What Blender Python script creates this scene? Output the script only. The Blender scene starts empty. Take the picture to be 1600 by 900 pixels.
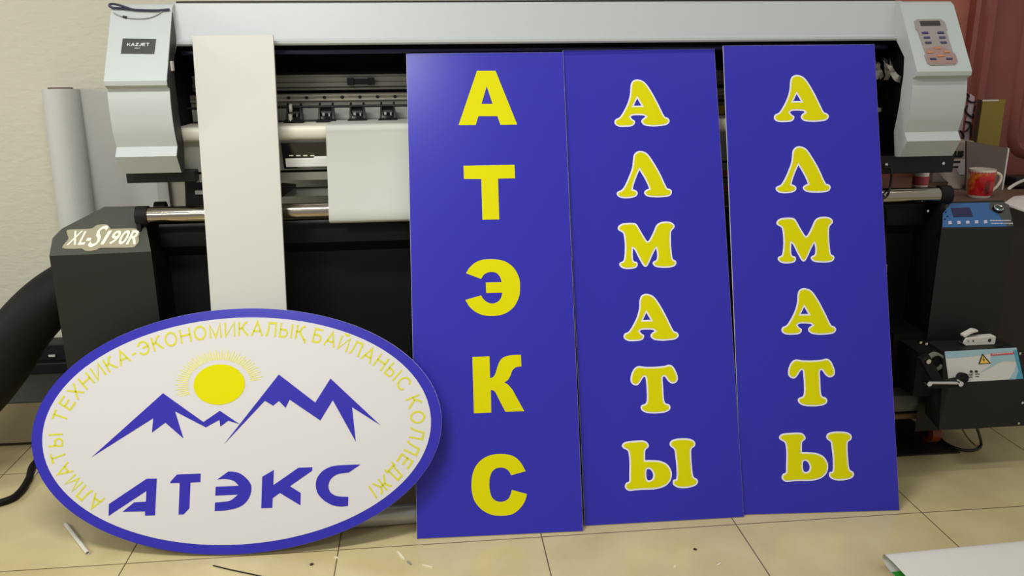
import bpy, bmesh, math, random
from mathutils import Vector, Matrix
random.seed(4)
scn = bpy.context.scene
COL = scn.collection

# ------------------------------------------------------------------ camera
F_PX, PITCH, YAW, ROLL, CAM_H = 1328.605, 0.27644, 0.09963, -0.0084, 1.4125
_cy, _sy, _cp, _sp = math.cos(YAW), math.sin(YAW), math.cos(PITCH), math.sin(PITCH)
FW = Vector((_sy*_cp, _cy*_cp, -_sp))
_rt = Vector((_cy, -_sy, 0)); _up = _rt.cross(FW)
RT = _rt*math.cos(ROLL) + _up*math.sin(ROLL)
UP = _up*math.cos(ROLL) - _rt*math.sin(ROLL)
CAM = Vector((0, 0, CAM_H))
cd = bpy.data.cameras.new('camera'); cam = bpy.data.objects.new('camera', cd); COL.objects.link(cam)
cd.sensor_fit = 'HORIZONTAL'; cd.sensor_width = 36; cd.lens = F_PX/1600*36; cd.clip_start = .05; cd.clip_end = 60
m = Matrix((RT, UP, -FW)).transposed().to_4x4(); m.translation = CAM
cam.matrix_world = m
scn.camera = cam

# ------------------------------------------------------------------ light and exposure
w = bpy.data.worlds.new('world'); scn.world = w; w.use_nodes = True
bg = w.node_tree.nodes['Background']; bg.inputs[0].default_value = (1.0, .985, .95, 1); bg.inputs[1].default_value = .34
def area(name, loc, rot, sx, sy, power, col):
    l = bpy.data.lights.new(name, 'AREA'); l.shape = 'RECTANGLE'; l.size = sx; l.size_y = sy; l.energy = power; l.color = col
    o = bpy.data.objects.new(name, l); COL.objects.link(o); o.location = loc; o.rotation_euler = rot
    return o
area('ceiling_lamp', (-.74, 1.36, 2.72), (0, 0, math.radians(4)), 1.2, .2, 42, (1, .99, .94))
area('fill_light_near', (-1.75, -.7, 2.72), (0, 0, 0), 1.0, .3, 34, (1, .99, .94))  # unseen fill light added at the near left
area('roller_highlight_light', (1.5, 1.95, 2.72), (0, 0, 0), 2.2, .03, 8.5, (1, .99, .95))  # narrow light added for the roller's highlight and the printer's right end
area('doorway_light', (-3.3, 2.0, 1.62), (math.radians(90), 0, math.radians(-82)), .35, .5, 17, (1, 1, .97))
vs = scn.view_settings
scn.display_settings.display_device = 'sRGB'
vs.view_transform = 'Standard'; vs.look = 'None'; vs.gamma = 1; vs.use_curve_mapping = False; vs.exposure = .27

# ------------------------------------------------------------------ helpers
def ray(px, py): return FW + RT*((px-800)/F_PX) - UP*((py-450)/F_PX)
def at(px, py, Y): d = ray(px, py); return CAM + d*(Y/d.y)
def onz(px, py, z=0.0): d = ray(px, py); return CAM + d*((z-CAM_H)/d.z)
def zr(row, Y, px=530): return at(px, row, Y).z

def lin(h):
    h = h.lstrip('#'); v = [int(h[i:i+2], 16)/255 for i in (0, 2, 4)]
    return tuple(c/12.92 if c <= .04045 else ((c+.055)/1.055)**2.4 for c in v) + (1,)

def mat(name, col, rough=.5, metal=0, spec=.5, noise=0, nscale=20, bump=0, bscale=80, stretch=None, coat=0):
    m = bpy.data.materials.new(name); m.use_nodes = True
    nt = m.node_tree; b = nt.nodes['Principled BSDF']
    c = lin(col) if isinstance(col, str) else tuple(col)+(1,)
    b.inputs['Base Color'].default_value = c; b.inputs['Roughness'].default_value = rough
    b.inputs['Metallic'].default_value = metal; b.inputs['Specular IOR Level'].default_value = spec
    if coat: b.inputs['Coat Weight'].default_value = coat; b.inputs['Coat Roughness'].default_value = .1
    g = nt.nodes.new('ShaderNodeNewGeometry')
    src = g.outputs['Position']
    if stretch:
        mp = nt.nodes.new('ShaderNodeMapping'); mp.inputs['Scale'].default_value = stretch
        nt.links.new(src, mp.inputs['Vector']); src = mp.outputs['Vector']
    if noise:
        n = nt.nodes.new('ShaderNodeTexNoise'); n.inputs['Scale'].default_value = nscale; n.inputs['Detail'].default_value = 5
        nt.links.new(src, n.inputs['Vector'])
        mx = nt.nodes.new('ShaderNodeMix'); mx.data_type = 'RGBA'
        mx.inputs[6].default_value = tuple(x*(1-noise) for x in c[:3])+(1,)
        mx.inputs[7].default_value = tuple(min(1, x*(1+noise)) for x in c[:3])+(1,)
        nt.links.new(n.outputs['Fac'], mx.inputs[0]); nt.links.new(mx.outputs[2], b.inputs['Base Color'])
    if bump:
        n = nt.nodes.new('ShaderNodeTexNoise'); n.inputs['Scale'].default_value = bscale; n.inputs['Detail'].default_value = 6
        nt.links.new(src, n.inputs['Vector'])
        bp = nt.nodes.new('ShaderNodeBump'); bp.inputs['Strength'].default_value = bump; bp.inputs['Distance'].default_value = .01
        nt.links.new(n.outputs['Fac'], bp.inputs['Height']); nt.links.new(bp.outputs['Normal'], b.inputs['Normal'])
    return m

def floor_material():
    m = mat('beige_floor_tiles', '#c6b88c', .22, 0, .5)
    nt = m.node_tree; b = nt.nodes['Principled BSDF']
    g = nt.nodes.new('ShaderNodeNewGeometry')
    br = nt.nodes.new('ShaderNodeTexBrick'); br.offset = 0; br.squash = 1
    mp = nt.nodes.new('ShaderNodeMapping'); mp.inputs['Location'].default_value = (.8944+6, -2.2261+6, 0)
    nt.links.new(g.outputs['Position'], mp.inputs['Vector']); nt.links.new(mp.outputs['Vector'], br.inputs['Vector'])
    br.inputs['Scale'].default_value = 1; br.inputs['Brick Width'].default_value = .6; br.inputs['Row Height'].default_value = .6
    br.inputs['Mortar Size'].default_value = .0022; br.inputs['Mortar Smooth'].default_value = .3; br.inputs['Bias'].default_value = 0
    br.inputs['Color1'].default_value = lin('#cbbd90'); br.inputs['Color2'].default_value = lin('#c4b588'); br.inputs['Mortar'].default_value = lin('#6b5c42')
    n = nt.nodes.new('ShaderNodeTexNoise'); n.inputs['Scale'].default_value = 6; n.inputs['Detail'].default_value = 7
    nt.links.new(g.outputs['Position'], n.inputs['Vector'])
    mx = nt.nodes.new('ShaderNodeMix'); mx.data_type = 'RGBA'; mx.blend_type = 'MULTIPLY'; mx.inputs[0].default_value = 1
    rp = nt.nodes.new('ShaderNodeValToRGB'); rp.color_ramp.elements[0].position = .3; rp.color_ramp.elements[0].color = (.86, .84, .80, 1)
    rp.color_ramp.elements[1].position = .7; rp.color_ramp.elements[1].color = (1, 1, 1, 1)
    nt.links.new(n.outputs['Fac'], rp.inputs[0]); nt.links.new(br.outputs['Color'], mx.inputs[6]); nt.links.new(rp.outputs['Color'], mx.inputs[7])
    nt.links.new(mx.outputs[2], b.inputs['Base Color'])
    bp = nt.nodes.new('ShaderNodeBump'); bp.inputs['Strength'].default_value = .3; bp.inputs['Distance'].default_value = .002; bp.invert = True
    nt.links.new(br.outputs['Fac'], bp.inputs['Height']); nt.links.new(bp.outputs['Normal'], b.inputs['Normal'])
    return m

def plaster_material(name, col):
    m = mat(name, col, .85, 0, .2)
    nt = m.node_tree; b = nt.nodes['Principled BSDF']
    g = nt.nodes.new('ShaderNodeNewGeometry')
    mp = nt.nodes.new('ShaderNodeMapping'); mp.inputs['Scale'].default_value = (1, 1, 2)
    nt.links.new(g.outputs['Position'], mp.inputs['Vector'])
    n1 = nt.nodes.new('ShaderNodeTexNoise'); n1.inputs['Scale'].default_value = 24; n1.inputs['Detail'].default_value = 8; n1.inputs['Distortion'].default_value = .4
    n2 = nt.nodes.new('ShaderNodeTexVoronoi'); n2.inputs['Scale'].default_value = 45
    nt.links.new(mp.outputs['Vector'], n1.inputs['Vector']); nt.links.new(g.outputs['Position'], n2.inputs['Vector'])
    ad = nt.nodes.new('ShaderNodeMath'); ad.operation = 'MULTIPLY_ADD'; ad.inputs[1].default_value = .12
    nt.links.new(n2.outputs['Distance'], ad.inputs[0]); nt.links.new(n1.outputs['Fac'], ad.inputs[2])
    bp = nt.nodes.new('ShaderNodeBump'); bp.inputs['Strength'].default_value = .3; bp.inputs['Distance'].default_value = .012
    nt.links.new(ad.outputs[0], bp.inputs['Height']); nt.links.new(bp.outputs['Normal'], b.inputs['Normal'])
    return m

M = {}
M['floor'] = floor_material()
M['plaster'] = plaster_material('cream_plaster', '#cac6b4')
M['pink'] = plaster_material('pink_paint', '#a8685a')
M['maroon'] = mat('maroon_paint', '#87463a', .45, noise=.12, nscale=8)
M['blue'] = mat('blue_print', '#302ca8', .29, 0, .32)
M['blue_letter'] = mat('blue_ink', '#302aa6', .45, 0, .25)
M['white'] = mat('white_board', '#cfcdce', .5, 0, .35)
M['whitepanel'] = mat('white_plastic_panel', '#c0bfb7', .5, 0, .35)
M['edge'] = mat('white_cut_edge', '#e8e6ea', .6)
M['yellow'] = mat('yellow_vinyl', '#d6d000', .55, 0, .1)
M['ringyellow'] = mat('pale_yellow_ink', '#cecb3e', .5, 0, .2)
M['rays'] = mat('pale_gold_ink', '#dcd968', .5, 0, .3)
M['silver'] = mat('silver_paint', '#b6babb', .42, .0, .5, noise=.02, nscale=30)
M['cap'] = mat('grey_cover_plastic', '#b0b6b4', .45, 0, .5, noise=.03, nscale=12)
M['coverside'] = mat('dark_cover_side', '#2b2b29', .55)
M['alu'] = mat('brushed_aluminium', '#a5a297', .4, .3, noise=.05, nscale=5)
M['steel'] = mat('polished_steel', '#a79f90', .16, 1)
M['rail'] = mat('bright_rail_steel', '#cdc6b6', .35, .25)
M['cream'] = mat('cream_platen', '#d6d2c2', .45)
M['greyplate'] = mat('grey_plate', '#a2a49e', .5)
M['tan'] = mat('tan_bar', '#8b897e', .5)
M['dark'] = mat('black_paint', '#0e0e10', .5, 0, .4)
M['void'] = mat('black_interior', '#08080a', .7, 0, .2)
M['navy'] = mat('navy_strip', '#17143c', .3)
M['glass'] = mat('dark_glossy_window', '#141318', .12, 0, .6)
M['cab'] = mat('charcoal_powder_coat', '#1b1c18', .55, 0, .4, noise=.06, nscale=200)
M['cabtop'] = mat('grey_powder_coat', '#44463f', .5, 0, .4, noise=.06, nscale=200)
M['cabdark'] = mat('dark_powder_coat', '#131412', .55, 0, .4, noise=.06, nscale=200)
M['stand'] = mat('black_stand_panel', '#101214', .55, 0, .35)
M['rubber'] = mat('black_rubber', '#0c0b0a', .65, 0, .25)
M['badge'] = mat('badge_bronze', '#a39d82', .4, .15)
M['badgeletter'] = mat('badge_cream', '#ece8d4', .5)
M['plate_black'] = mat('black_nameplate', '#33342f', .45)
M['lettering_grey'] = mat('pale_grey_ink', '#d5d8d3', .5)
M['paper'] = mat('white_media', '#b9bcb4', .55, 0, .3)
M['roll'] = mat('white_roll_paper', '#c0c0bb', .6, 0, .3)
M['tubehole'] = mat('cardboard_core', '#5e4c3c', .8)
M['keypad'] = mat('keypad_grey', '#8e8580', .5)
M['keypadpink'] = mat('keypad_rose', '#93746b', .5)
M['lcd'] = mat('lcd_dark', '#2f2624', .2)
M['btnblue'] = mat('button_blue', '#31305c', .5)
M['btnorange'] = mat('button_orange', '#b5764e', .5)
M['bluepanel'] = mat('blue_overlay', '#2a5c90', .4)
M['screen'] = mat('navy_screen', '#171242', .25)
M['btnwhite'] = mat('button_white', '#b9b6c8', .5)
M['knobgreen'] = mat('green_button', '#1d3d27', .3)
M['chrome'] = mat('chrome', '#d8d8d8', .12, 1)
M['teal'] = mat('teal_ink', '#3f93a8', .45)
M['tealmid'] = mat('pale_teal_ink', '#93b4bb', .45)
M['lampreflection'] = mat('painted_reflection_white', '#f2f2f0', .3)
M['labelgrey'] = mat('label_grey', '#c9c6bf', .45)
M['warn'] = mat('warning_yellow', '#e0b84a', .5)
M['black'] = mat('black_ink', '#0c0b0b', .5)
M['red'] = mat('red_ink', '#c0505a', .5)
M['taketube'] = mat('grey_core_tube', '#72736a', .6, noise=.08, nscale=30)
M['brown'] = mat('brown_wood', '#7a5c3c', .55, noise=.15, nscale=12, stretch=(1, 8, 8))
M['darkbrown'] = mat('dark_brown_board', '#20140e', .6)
M['orange'] = mat('orange_wheel', '#84371a', .45)
M['deskwood'] = mat('brown_desk_top', '#6d5646', .5, noise=.1, nscale=10)
M['deskdark'] = mat('dark_desk_side', '#2a1f1e', .6)
M['mugwhite'] = mat('glazed_white', '#e6dccb', .2, 0, .5)
M['olive'] = mat('olive_yellow_card', '#8f7a22', .5)
M['olivedark'] = mat('dark_olive_card', '#4a3a26', .6)
M['greyboard'] = mat('taupe_board', '#5f5149', .6)
M['whiteedge'] = mat('white_board_edge', '#d6cfca', .6)
M['bag'] = mat('pale_carton', '#a99a8e', .6)
M['floral'] = mat('lavender_paper', '#c3b2b8', .6)
M['cable_blue'] = mat('navy_cable', '#1b1838', .4)
M['cable_grey'] = mat('grey_cable', '#8f938c', .5)
M['cable_black'] = mat('black_cable', '#0d0b0b', .45)
M['ribbon'] = mat('white_ribbon_cable', '#b9b2a8', .5)
M['stapler'] = mat('cream_stapler', '#d8d4c6', .35)
M['green'] = mat('green_film_face', '#2f9a2f', .4)
M['filmwhite'] = mat('white_film_back_and_fold_light', '#d6d3cb', .5, noise=.04, nscale=8)
M['silverroll'] = mat('silver_film', '#a9a8a0', .25, .3)
M['beige'] = mat('beige_board', '#9b9070', .6)
M['scratched'] = mat('scratched_black_top', '#343431', .5, noise=.3, nscale=25, stretch=(1, 4, 1))
M['clearplastic'] = mat('milky_plastic', '#d9d6c8', .2, 0, .5)
M['debris'] = mat('pale_scrap', '#ded6bc', .6)
M['dirt'] = mat('dark_crumb', '#3c2a20', .8)

class MB:
    def __init__(s): s.bm = bmesh.new(); s.mats = []; s.cur = 0
    def use(s, m):
        if m not in s.mats: s.mats.append(m)
        s.cur = s.mats.index(m); return s
    def _f(s, vs):
        try: f = s.bm.faces.new(vs); f.material_index = s.cur; return f
        except ValueError: return None
    def grid(s, rows, closed_u=False, closed_v=False):
        V = [[s.bm.verts.new(p) for p in r] for r in rows]
        nr, nc = len(V), len(V[0])
        for i in range(nr if closed_v else nr-1):
            for j in range(nc if closed_u else nc-1):
                s._f([V[i][j], V[i][(j+1) % nc], V[(i+1) % nr][(j+1) % nc], V[(i+1) % nr][j]])
        return V
    def box(s, x0, x1, y0, y1, z0, z1, bev=0):
        vs = [s.bm.verts.new((x, y, z)) for x in (x0, x1) for y in (y0, y1) for z in (z0, z1)]
        fs = [s._f([vs[i] for i in q]) for q in ((0,1,3,2),(4,6,7,5),(0,4,5,1),(2,3,7,6),(0,2,6,4),(1,5,7,3))]
        if bev: s._bev(fs, bev)
        return s
    def _bev(s, fs, bev, seg=2):
        es = list({e for f in fs if f for e in f.edges})
        r = bmesh.ops.bevel(s.bm, geom=es, offset=bev, segments=seg, affect='EDGES', profile=.5)
        for f in r['faces']: f.material_index = s.cur
    def prism(s, prof, x0, x1, bev=0):            # profile of (y, z) swept along x
        return s.sweep([Vector((x0, y, z)) for y, z in prof], Vector((x1-x0, 0, 0)), bev)
    def sweep(s, pts, vec, bev=0):
        pts = [Vector(p) for p in pts]; vec = Vector(vec)
        a = [s.bm.verts.new(p) for p in pts]; b = [s.bm.verts.new(p+vec) for p in pts]
        n = len(pts); fs = [s._f(a[::-1]), s._f(b)]
        for i in range(n): fs.append(s._f([a[i], a[(i+1) % n], b[(i+1) % n], b[i]]))
        if bev: s._bev(fs, bev)
        return s
    def hull(s, pts, bev=0):
        vs = [s.bm.verts.new(p) for p in pts]
        r = bmesh.ops.convex_hull(s.bm, input=vs)
        fs = [g for g in r['geom'] if isinstance(g, bmesh.types.BMFace)]
        for f in fs: f.material_index = s.cur
        junk = [g for g in r['geom_interior']+r['geom_unused'] if isinstance(g, bmesh.types.BMVert) and g.is_valid and not g.link_faces]
        if junk: bmesh.ops.delete(s.bm, geom=junk, context='VERTS')
        fs = [f for f in fs if f.is_valid]
        r2 = bmesh.ops.dissolve_limit(s.bm, angle_limit=.01, verts=list({v for f in fs for v in f.verts}), edges=list({e for f in fs for e in f.edges}))
        if bev: s._bev([f for f in s.bm.faces if f.material_index == s.cur and all(v in vs for v in f.verts)], bev)
        return s
    def cyl(s, p, q, r, seg=20, r2=None, cap=True):
        p, q = Vector(p), Vector(q); d = (q-p).normalized()
        a = d.orthogonal().normalized(); b = d.cross(a); r2 = r if r2 is None else r2
        V = s.grid([[c + (a*math.cos(t)+b*math.sin(t))*rr for t in (2*math.pi*k/seg for k in range(seg))] for c, rr in ((p, r), (q, r2))], True)
        if cap: s._f(V[0][::-1]); s._f(V[1])
        return s
    def tube(s, pts, r, seg=10, sub=6, flat=1):
        P = smooth([Vector(p) for p in pts], sub)
        rows = []; nrm = None
        for i, p in enumerate(P):
            t = (P[min(i+1, len(P)-1)]-P[max(i-1, 0)]).normalized()
            nrm = t.orthogonal().normalized() if nrm is None else (nrm - t*nrm.dot(t)).normalized()
            b = t.cross(nrm); rr = r(i/(len(P)-1)) if callable(r) else r
            rows.append([p + nrm*math.cos(2*math.pi*k/seg)*rr + b*math.sin(2*math.pi*k/seg)*rr*flat for k in range(seg)])
        V = s.grid(rows, True); s._f(V[0][::-1]); s._f(V[-1]); return s
    def lathe(s, prof, c, seg=32):
        c = Vector(c)
        V = s.grid([[c+Vector((r*math.cos(2*math.pi*k/seg), r*math.sin(2*math.pi*k/seg), z)) for k in range(seg)] for r, z in prof], True)
        s._f(V[0][::-1]); s._f(V[-1]); return s
    def add_mesh(s, me, mx):
        off = len(s.bm.verts); s.bm.verts.ensure_lookup_table()
        vs = [s.bm.verts.new(mx @ v.co) for v in me.vertices]
        for p in me.polygons: s._f([vs[i] for i in p.vertices])
        return s
    def build(s, name, m=None, parent=None, smooth_=False, world=True):
        if m is not None and not s.mats: s.mats = [m]
        bmesh.ops.recalc_face_normals(s.bm, faces=s.bm.faces)
        me = bpy.data.meshes.new(name); s.bm.to_mesh(me); s.bm.free()
        for k in s.mats: me.materials.append(M[k] if isinstance(k, str) else k)
        if smooth_:
            for p in me.polygons: p.use_smooth = True
            me.set_sharp_from_angle(angle=math.radians(38))
        o = bpy.data.objects.new(name, me); COL.objects.link(o)
        if parent:
            o.parent = parent
            if world: o.matrix_parent_inverse = wm(parent).inverted()
        return o

def wm(o):
    return wm(o.parent) @ o.matrix_parent_inverse @ o.matrix_basis if o.parent else o.matrix_basis.copy()

def smooth(P, sub, closed=False):
    n = len(P); out = []
    for i in range(n if closed else n-1):
        g = (lambda k: P[k % n]) if closed else (lambda k: P[min(max(k, 0), n-1)])
        a, b, c, d = g(i-1), g(i), g(i+1), g(i+2)
        for k in range(sub):
            t = k/sub
            out.append(.5*((2*b) + (c-a)*t + (2*a-5*b+4*c-d)*t*t + (3*b-a-3*c+d)*t**3))
    if not closed: out.append(P[-1])
    return out

def tag(o, label=None, cat=None, group=None, kind=None):
    if label: o['label'] = label
    if cat: o['category'] = cat
    if group: o['group'] = group
    if kind: o['kind'] = kind
    return o
def thing(name, label, cat, loc=(0, 0, 0), group=None):
    o = bpy.data.objects.new(name, None); COL.objects.link(o); o.location = loc; o.empty_display_size = .1
    return tag(o, label, cat, group)
def dup(root, loc, label=None):
    r = root.copy(); COL.objects.link(r); r.location = loc
    if label: r['label'] = label
    for ch in list(root.children):
        c = ch.copy(); COL.objects.link(c); c.parent = r
        for g in ch.children:
            d = g.copy(); COL.objects.link(d); d.parent = c
    return r

class Frame:                                     # a plane with its own right / up / normal axes
    def __init__(s, o, rx, up):
        s.o = Vector(o); s.rx = Vector(rx).normalized(); s.n = s.rx.cross(Vector(up)).normalized(); s.up = s.n.cross(s.rx)
    def px(s, x, y):
        d = ray(x, y); P = CAM + d*((s.o-CAM).dot(s.n)/d.dot(s.n)) - s.o
        return Vector((P.dot(s.rx), P.dot(s.up), 0))
    def w(s, u, v, h=0): return s.o + s.rx*u + s.up*v + s.n*h
    def mx(s):
        m = Matrix((s.rx, s.up, s.n)).transposed().to_4x4(); m.translation = s.o; return m

def contour(pts, org, sc, fr, sub=5):
    """traced points (x, y[, 1 = corner]) of a zoomed view -> smooth closed outline on the frame's plane"""
    L = [(fr.px(org[0]+p[0]/sc, org[1]+p[1]/sc), len(p) > 2) for p in pts]
    n = len(L); out = []
    for i in range(n):
        b, cb = L[i]; c, cc = L[(i+1) % n]
        if cb and cc: out.append(b); continue
        a = 2*b-c if cb else L[i-1][0]; d = 2*c-b if cc else L[(i+2) % n][0]
        for k in range(sub):
            t = k/sub
            out.append(.5*((2*b) + (c-a)*t + (2*a-5*b+4*c-d)*t*t + (3*b-a-3*c+d)*t**3))
    return out
def offset(P, d):
    """move a closed outline inwards by d (negative: outwards)"""
    n = len(P); A = sum(P[i].x*P[(i+1) % n].y-P[(i+1) % n].x*P[i].y for i in range(n)); s = 1 if A > 0 else -1
    out = []
    for i in range(n):
        e1 = (P[i]-P[i-1]); e2 = (P[(i+1) % n]-P[i])
        if e1.length < 1e-7 or e2.length < 1e-7: continue
        n1 = Vector((-e1.y, e1.x, 0)).normalized()*s; n2 = Vector((-e2.y, e2.x, 0)).normalized()*s
        k = n1+n2; k = k/max(.5, k.dot(n1)) if k.length > 1e-6 else n1
        out.append(P[i]+k*d)
    return out
def curve_mesh(conts, depth, text=None, size=1, shear=0, bold=0):
    if text is not None:
        cu = bpy.data.curves.new('t', 'FONT'); cu.body = text; cu.size = size; cu.shear = shear; cu.offset = bold
        cu.space_character = 1.12 if len(text) > 2 else .92; cu.align_x = 'CENTER'; cu.resolution_u = 3
    else:
        cu = bpy.data.curves.new('c', 'CURVE'); cu.dimensions = '2D'; cu.fill_mode = 'BOTH'
        for P in conts:
            sp = cu.splines.new('POLY'); sp.points.add(len(P)-1); sp.use_cyclic_u = True
            for q, p in zip(sp.points, P): q.co = (p.x, p.y, 0, 1)
    cu.extrude = depth/2
    ob = bpy.data.objects.new('t', cu); COL.objects.link(ob)
    dg = bpy.context.evaluated_depsgraph_get(); dg.update()
    me = bpy.data.meshes.new_from_object(ob.evaluated_get(dg))
    bpy.data.objects.remove(ob); bpy.data.curves.remove(cu); me.materials.clear()
    return me
def flat(name, conts, m, parent, h, depth=.0006, fr=None, me=None):
    """a thin printed or cut shape lying on a board; in the parent's local frame, or in fr's when given"""
    me = me or curve_mesh(conts, depth); me.name = name
    b = MB().use(m); b.add_mesh(me, (fr.mx() if fr else Matrix()) @ Matrix.Translation((0, 0, h)))
    bpy.data.meshes.remove(me)
    return b.build(name, None, parent, world=fr is not None)

def _arc(cx, cy, rx, ry, a0, a1, n=16):
    return [(cx+rx*math.cos(math.radians(a0+(a1-a0)*k/n)), cy+ry*math.sin(math.radians(a0+(a1-a0)*k/n))) for k in range(n+1)]
_K = [[(.08, 0), (.08, 1)], [(.08, .52), (.24, .54), (.36, .64), (.5, .86), (.62, .94), (.74, .95)], [(.30, .57), (.80, 0)]]
_I = [[(.08, 1), (.08, .02), (.80, .98), (.80, 0)]]
STROKES = {
 'А': (.95, [[(.05, 0), (.475, .98), (.90, 0)], [(.20, .34), (.75, .34)]]),
 'Л': (.86, [[(.01, .05), (.09, .06), (.15, .16), (.21, .5), (.24, .945), (.78, .945), (.78, 0)]]),
 'М': (1.0, [[(.08, 0), (.08, .96), (.50, .06), (.92, .96), (.92, 0)]]),
 'Т': (.85, [[(.03, .945), (.82, .945)], [(.425, .945), (.425, 0)]]),
 'Ы': (1.08, [[(.08, 1), (.08, .055), (.36, .055)] + _arc(.40, .30, .25, .245, -80, 80, 10) + [(.36, .545), (.08, .545)], [(1.0, 0), (1.0, 1)]]),
 'Е': (.80, [[(.76, .945), (.08, .945), (.08, .055), (.78, .055)], [(.08, .52), (.71, .52)]]),
 'Х': (.85, [[(.05, 0), (.80, 1)], [(.80, 0), (.05, 1)]]),
 'Н': (.90, [[(.08, 0), (.08, 1)], [(.82, 0), (.82, 1)], [(.08, .53), (.82, .53)]]),
 'И': (.88, _I), 'Й': (.88, _I + [[(.25, 1.22), (.30, 1.13), (.44, 1.09), (.58, 1.13), (.63, 1.22)]]),
 'К': (.82, _K), 'Қ': (.88, _K + [[(.72, .055), (.86, .055), (.86, -.20)]]),
 'О': (1.0, [_arc(.5, .5, .43, .45, 0, 360, 32)]),
 '-': (.40, [[(.04, .36), (.36, .36)]]),
 'Э': (.92, [_arc(.42, .5, .42, .45, 152, -152, 26), [(.34, .52), (.83, .52)]]),
 'Б': (.82, [[(.74, .945), (.08, .945), (.08, .055), (.40, .055)] + _arc(.44, .31, .26, .255, -80, 80, 10) + [(.40, .565), (.08, .565)]]),
 'С': (.92, [_arc(.5, .5, .43, .45, 38, 322, 26)]),
 'Д': (.92, [[(.06, -.20), (.06, .055), (.86, .055), (.86, -.20)], [(.15, .055), (.24, .35), (.27, .945), (.72, .945), (.72, .055)]]),
 'Ж': (1.2, [[(.6, 0), (.6, 1)], [(.6, .52), (.44, .54), (.34, .64), (.22, .88), (.08, .95)], [(.40, .56), (.05, 0)], [(.6, .52), (.76, .54), (.86, .64), (.98, .88), (1.12, .95)], [(.80, .56), (1.15, 0)]]),
 'І': (.17, [[(.085, 0), (.085, 1)]]),
 'K': (.84, [[(.08, 0), (.08, 1)], [(.10, .34), (.76, 1)], [(.32, .58), (.82, 0)]]),
 'Z': (.82, [[(.05, .945), (.74, .945), (.05, .055), (.78, .055)]]),
 'J': (.62, [[(.50, 1), (.50, .30)] + _arc(.28, .28, .22, .225, 0, -180, 12)]),
 'P': (.80, [[(.08, 0), (.08, .945), (.44, .945)] + _arc(.46, .70, .24, .245, 80, -80, 10) + [(.44, .455), (.08, .455)]]),
 'R': (.86, [[(.08, 0), (.08, .945), (.46, .945)] + _arc(.48, .72, .24, .225, 80, -80, 10) + [(.46, .495), (.08, .495)], [(.45, .495), (.82, 0)]]),
 'N': (.88, [[(.08, 0), (.08, .97), (.80, .03), (.80, 1)]]),
}
for _a, _b in (('A', 'А'), ('E', 'Е'), ('T', 'Т'), ('I', 'І')): STROKES[_a] = STROKES[_b]
def letter(b, ch, mx, t=.12, th=.0006):
    """one capital of height 1 drawn with even strokes, put in place by mx"""
    for pl in STROKES[ch][1]:
        P = [Vector((x, y, 0)) for x, y in pl]; n = len(P); cl = (P[0]-P[-1]).length < 1e-6; rows = []
        for i, p in enumerate(P):
            a = P[i-1] if i else (P[-2] if cl else None); c = P[i+1] if i < n-1 else (P[1] if cl else None)
            d1 = (p-a).normalized() if a is not None else None; d2 = (c-p).normalized() if c is not None else None
            d1 = d1 or d2; d2 = d2 or d1
            n1 = Vector((-d1.y, d1.x, 0)); n2 = Vector((-d2.y, d2.x, 0)); k = n1+n2
            k = k/max(.35, k.dot(n1)) if k.length > .05 else n1
            z = Vector((0, 0, th))
            rows.append([mx @ (p+k*t/2), mx @ (p-k*t/2), (mx @ (p-k*t/2))+mx.to_3x3() @ z, (mx @ (p+k*t/2))+mx.to_3x3() @ z])
        V = b.grid(rows, True); b._f(V[0]); b._f(V[-1][::-1])
    return b
def strokeword(name, word, m, parent, fr, cx, cy, hgt, h, gap=.16, t=.14, wide=1.0):
    tot = sum(STROKES[c][0] for c in word)+gap*(len(word)-1); x = -tot/2; b = MB().use(m)
    for c in word:
        mx = fr.mx() @ Matrix.Translation((cx, cy, h)) @ Matrix.Diagonal((hgt*wide, hgt, 1, 1)) @ Matrix.Translation((x, 0, 0))
        letter(b, c, mx, t); x += STROKES[c][0]+gap
    return b.build(name, None, parent)

# ------------------------------------------------------------------ the room
b = MB().use('floor'); b.box(-4, 4.2, -2.5, 3.5, -.05, 0); tag(b.build('floor'), kind='structure')
b = MB().use('plaster'); b.box(-4, 1.0, 3.45, 3.6, 0, 2.8); tag(b.build('wall_back'), kind='structure')
b = MB().use('pink'); b.box(1.0, 2.235, 3.45, 3.6, 0, 2.8); tag(b.build('wall_back_pink'), kind='structure')
b = MB().use('pink'); b.box(3.3, 4.2, 3.45, 3.6, 0, 2.8); tag(b.build('wall_back_right'), kind='structure')
d = MB().use('maroon')                            # door leaf with a raised field and a rounded groove round it
d.box(2.33, 3.22, 3.44, 3.50, 0, 2.1)
dob = tag(d.build('door_1', smooth_=True), kind='structure')
def rrect(x0, x1, z0, z1, r, n=8):
    P = []
    for cx, cz, a0 in ((x1-r, z1-r, 0), (x0+r, z1-r, 90), (x0+r, z0+r, 180), (x1-r, z0+r, 270)):
        for k in range(n+1):
            a = math.radians(a0+90*k/n); P.append((cx+r*math.cos(a), cz+r*math.sin(a)))
    return P
d = MB().use('maroon')
rows = []
for off, yy in ((0, 3.44), (.012, 3.425), (.03, 3.42), (.045, 3.43), (.055, 3.446)):
    rows.append([(x, yy, z) for x, z in rrect(2.475+off, 3.08-off, .93+off, 1.95-off, .10-off*.5)])
d.grid(rows, True)
rows = []
for off, yy in ((0, 3.44), (.012, 3.425), (.03, 3.42), (.045, 3.43), (.055, 3.446)):
    rows.append([(x, yy, z) for x, z in rrect(2.475+off, 3.08-off, .15+off, .80-off, .10-off*.5)])
d.grid(rows, True)
p = d.build('door_moulding', None, dob, smooth_=True)
d = MB().use('maroon')
prof = [(2.235, 3.46), (2.235, 3.405), (2.25, 3.395), (2.262, 3.41), (2.272, 3.41), (2.285, 3.39), (2.315, 3.39), (2.33, 3.41), (2.33, 3.46)]
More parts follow.
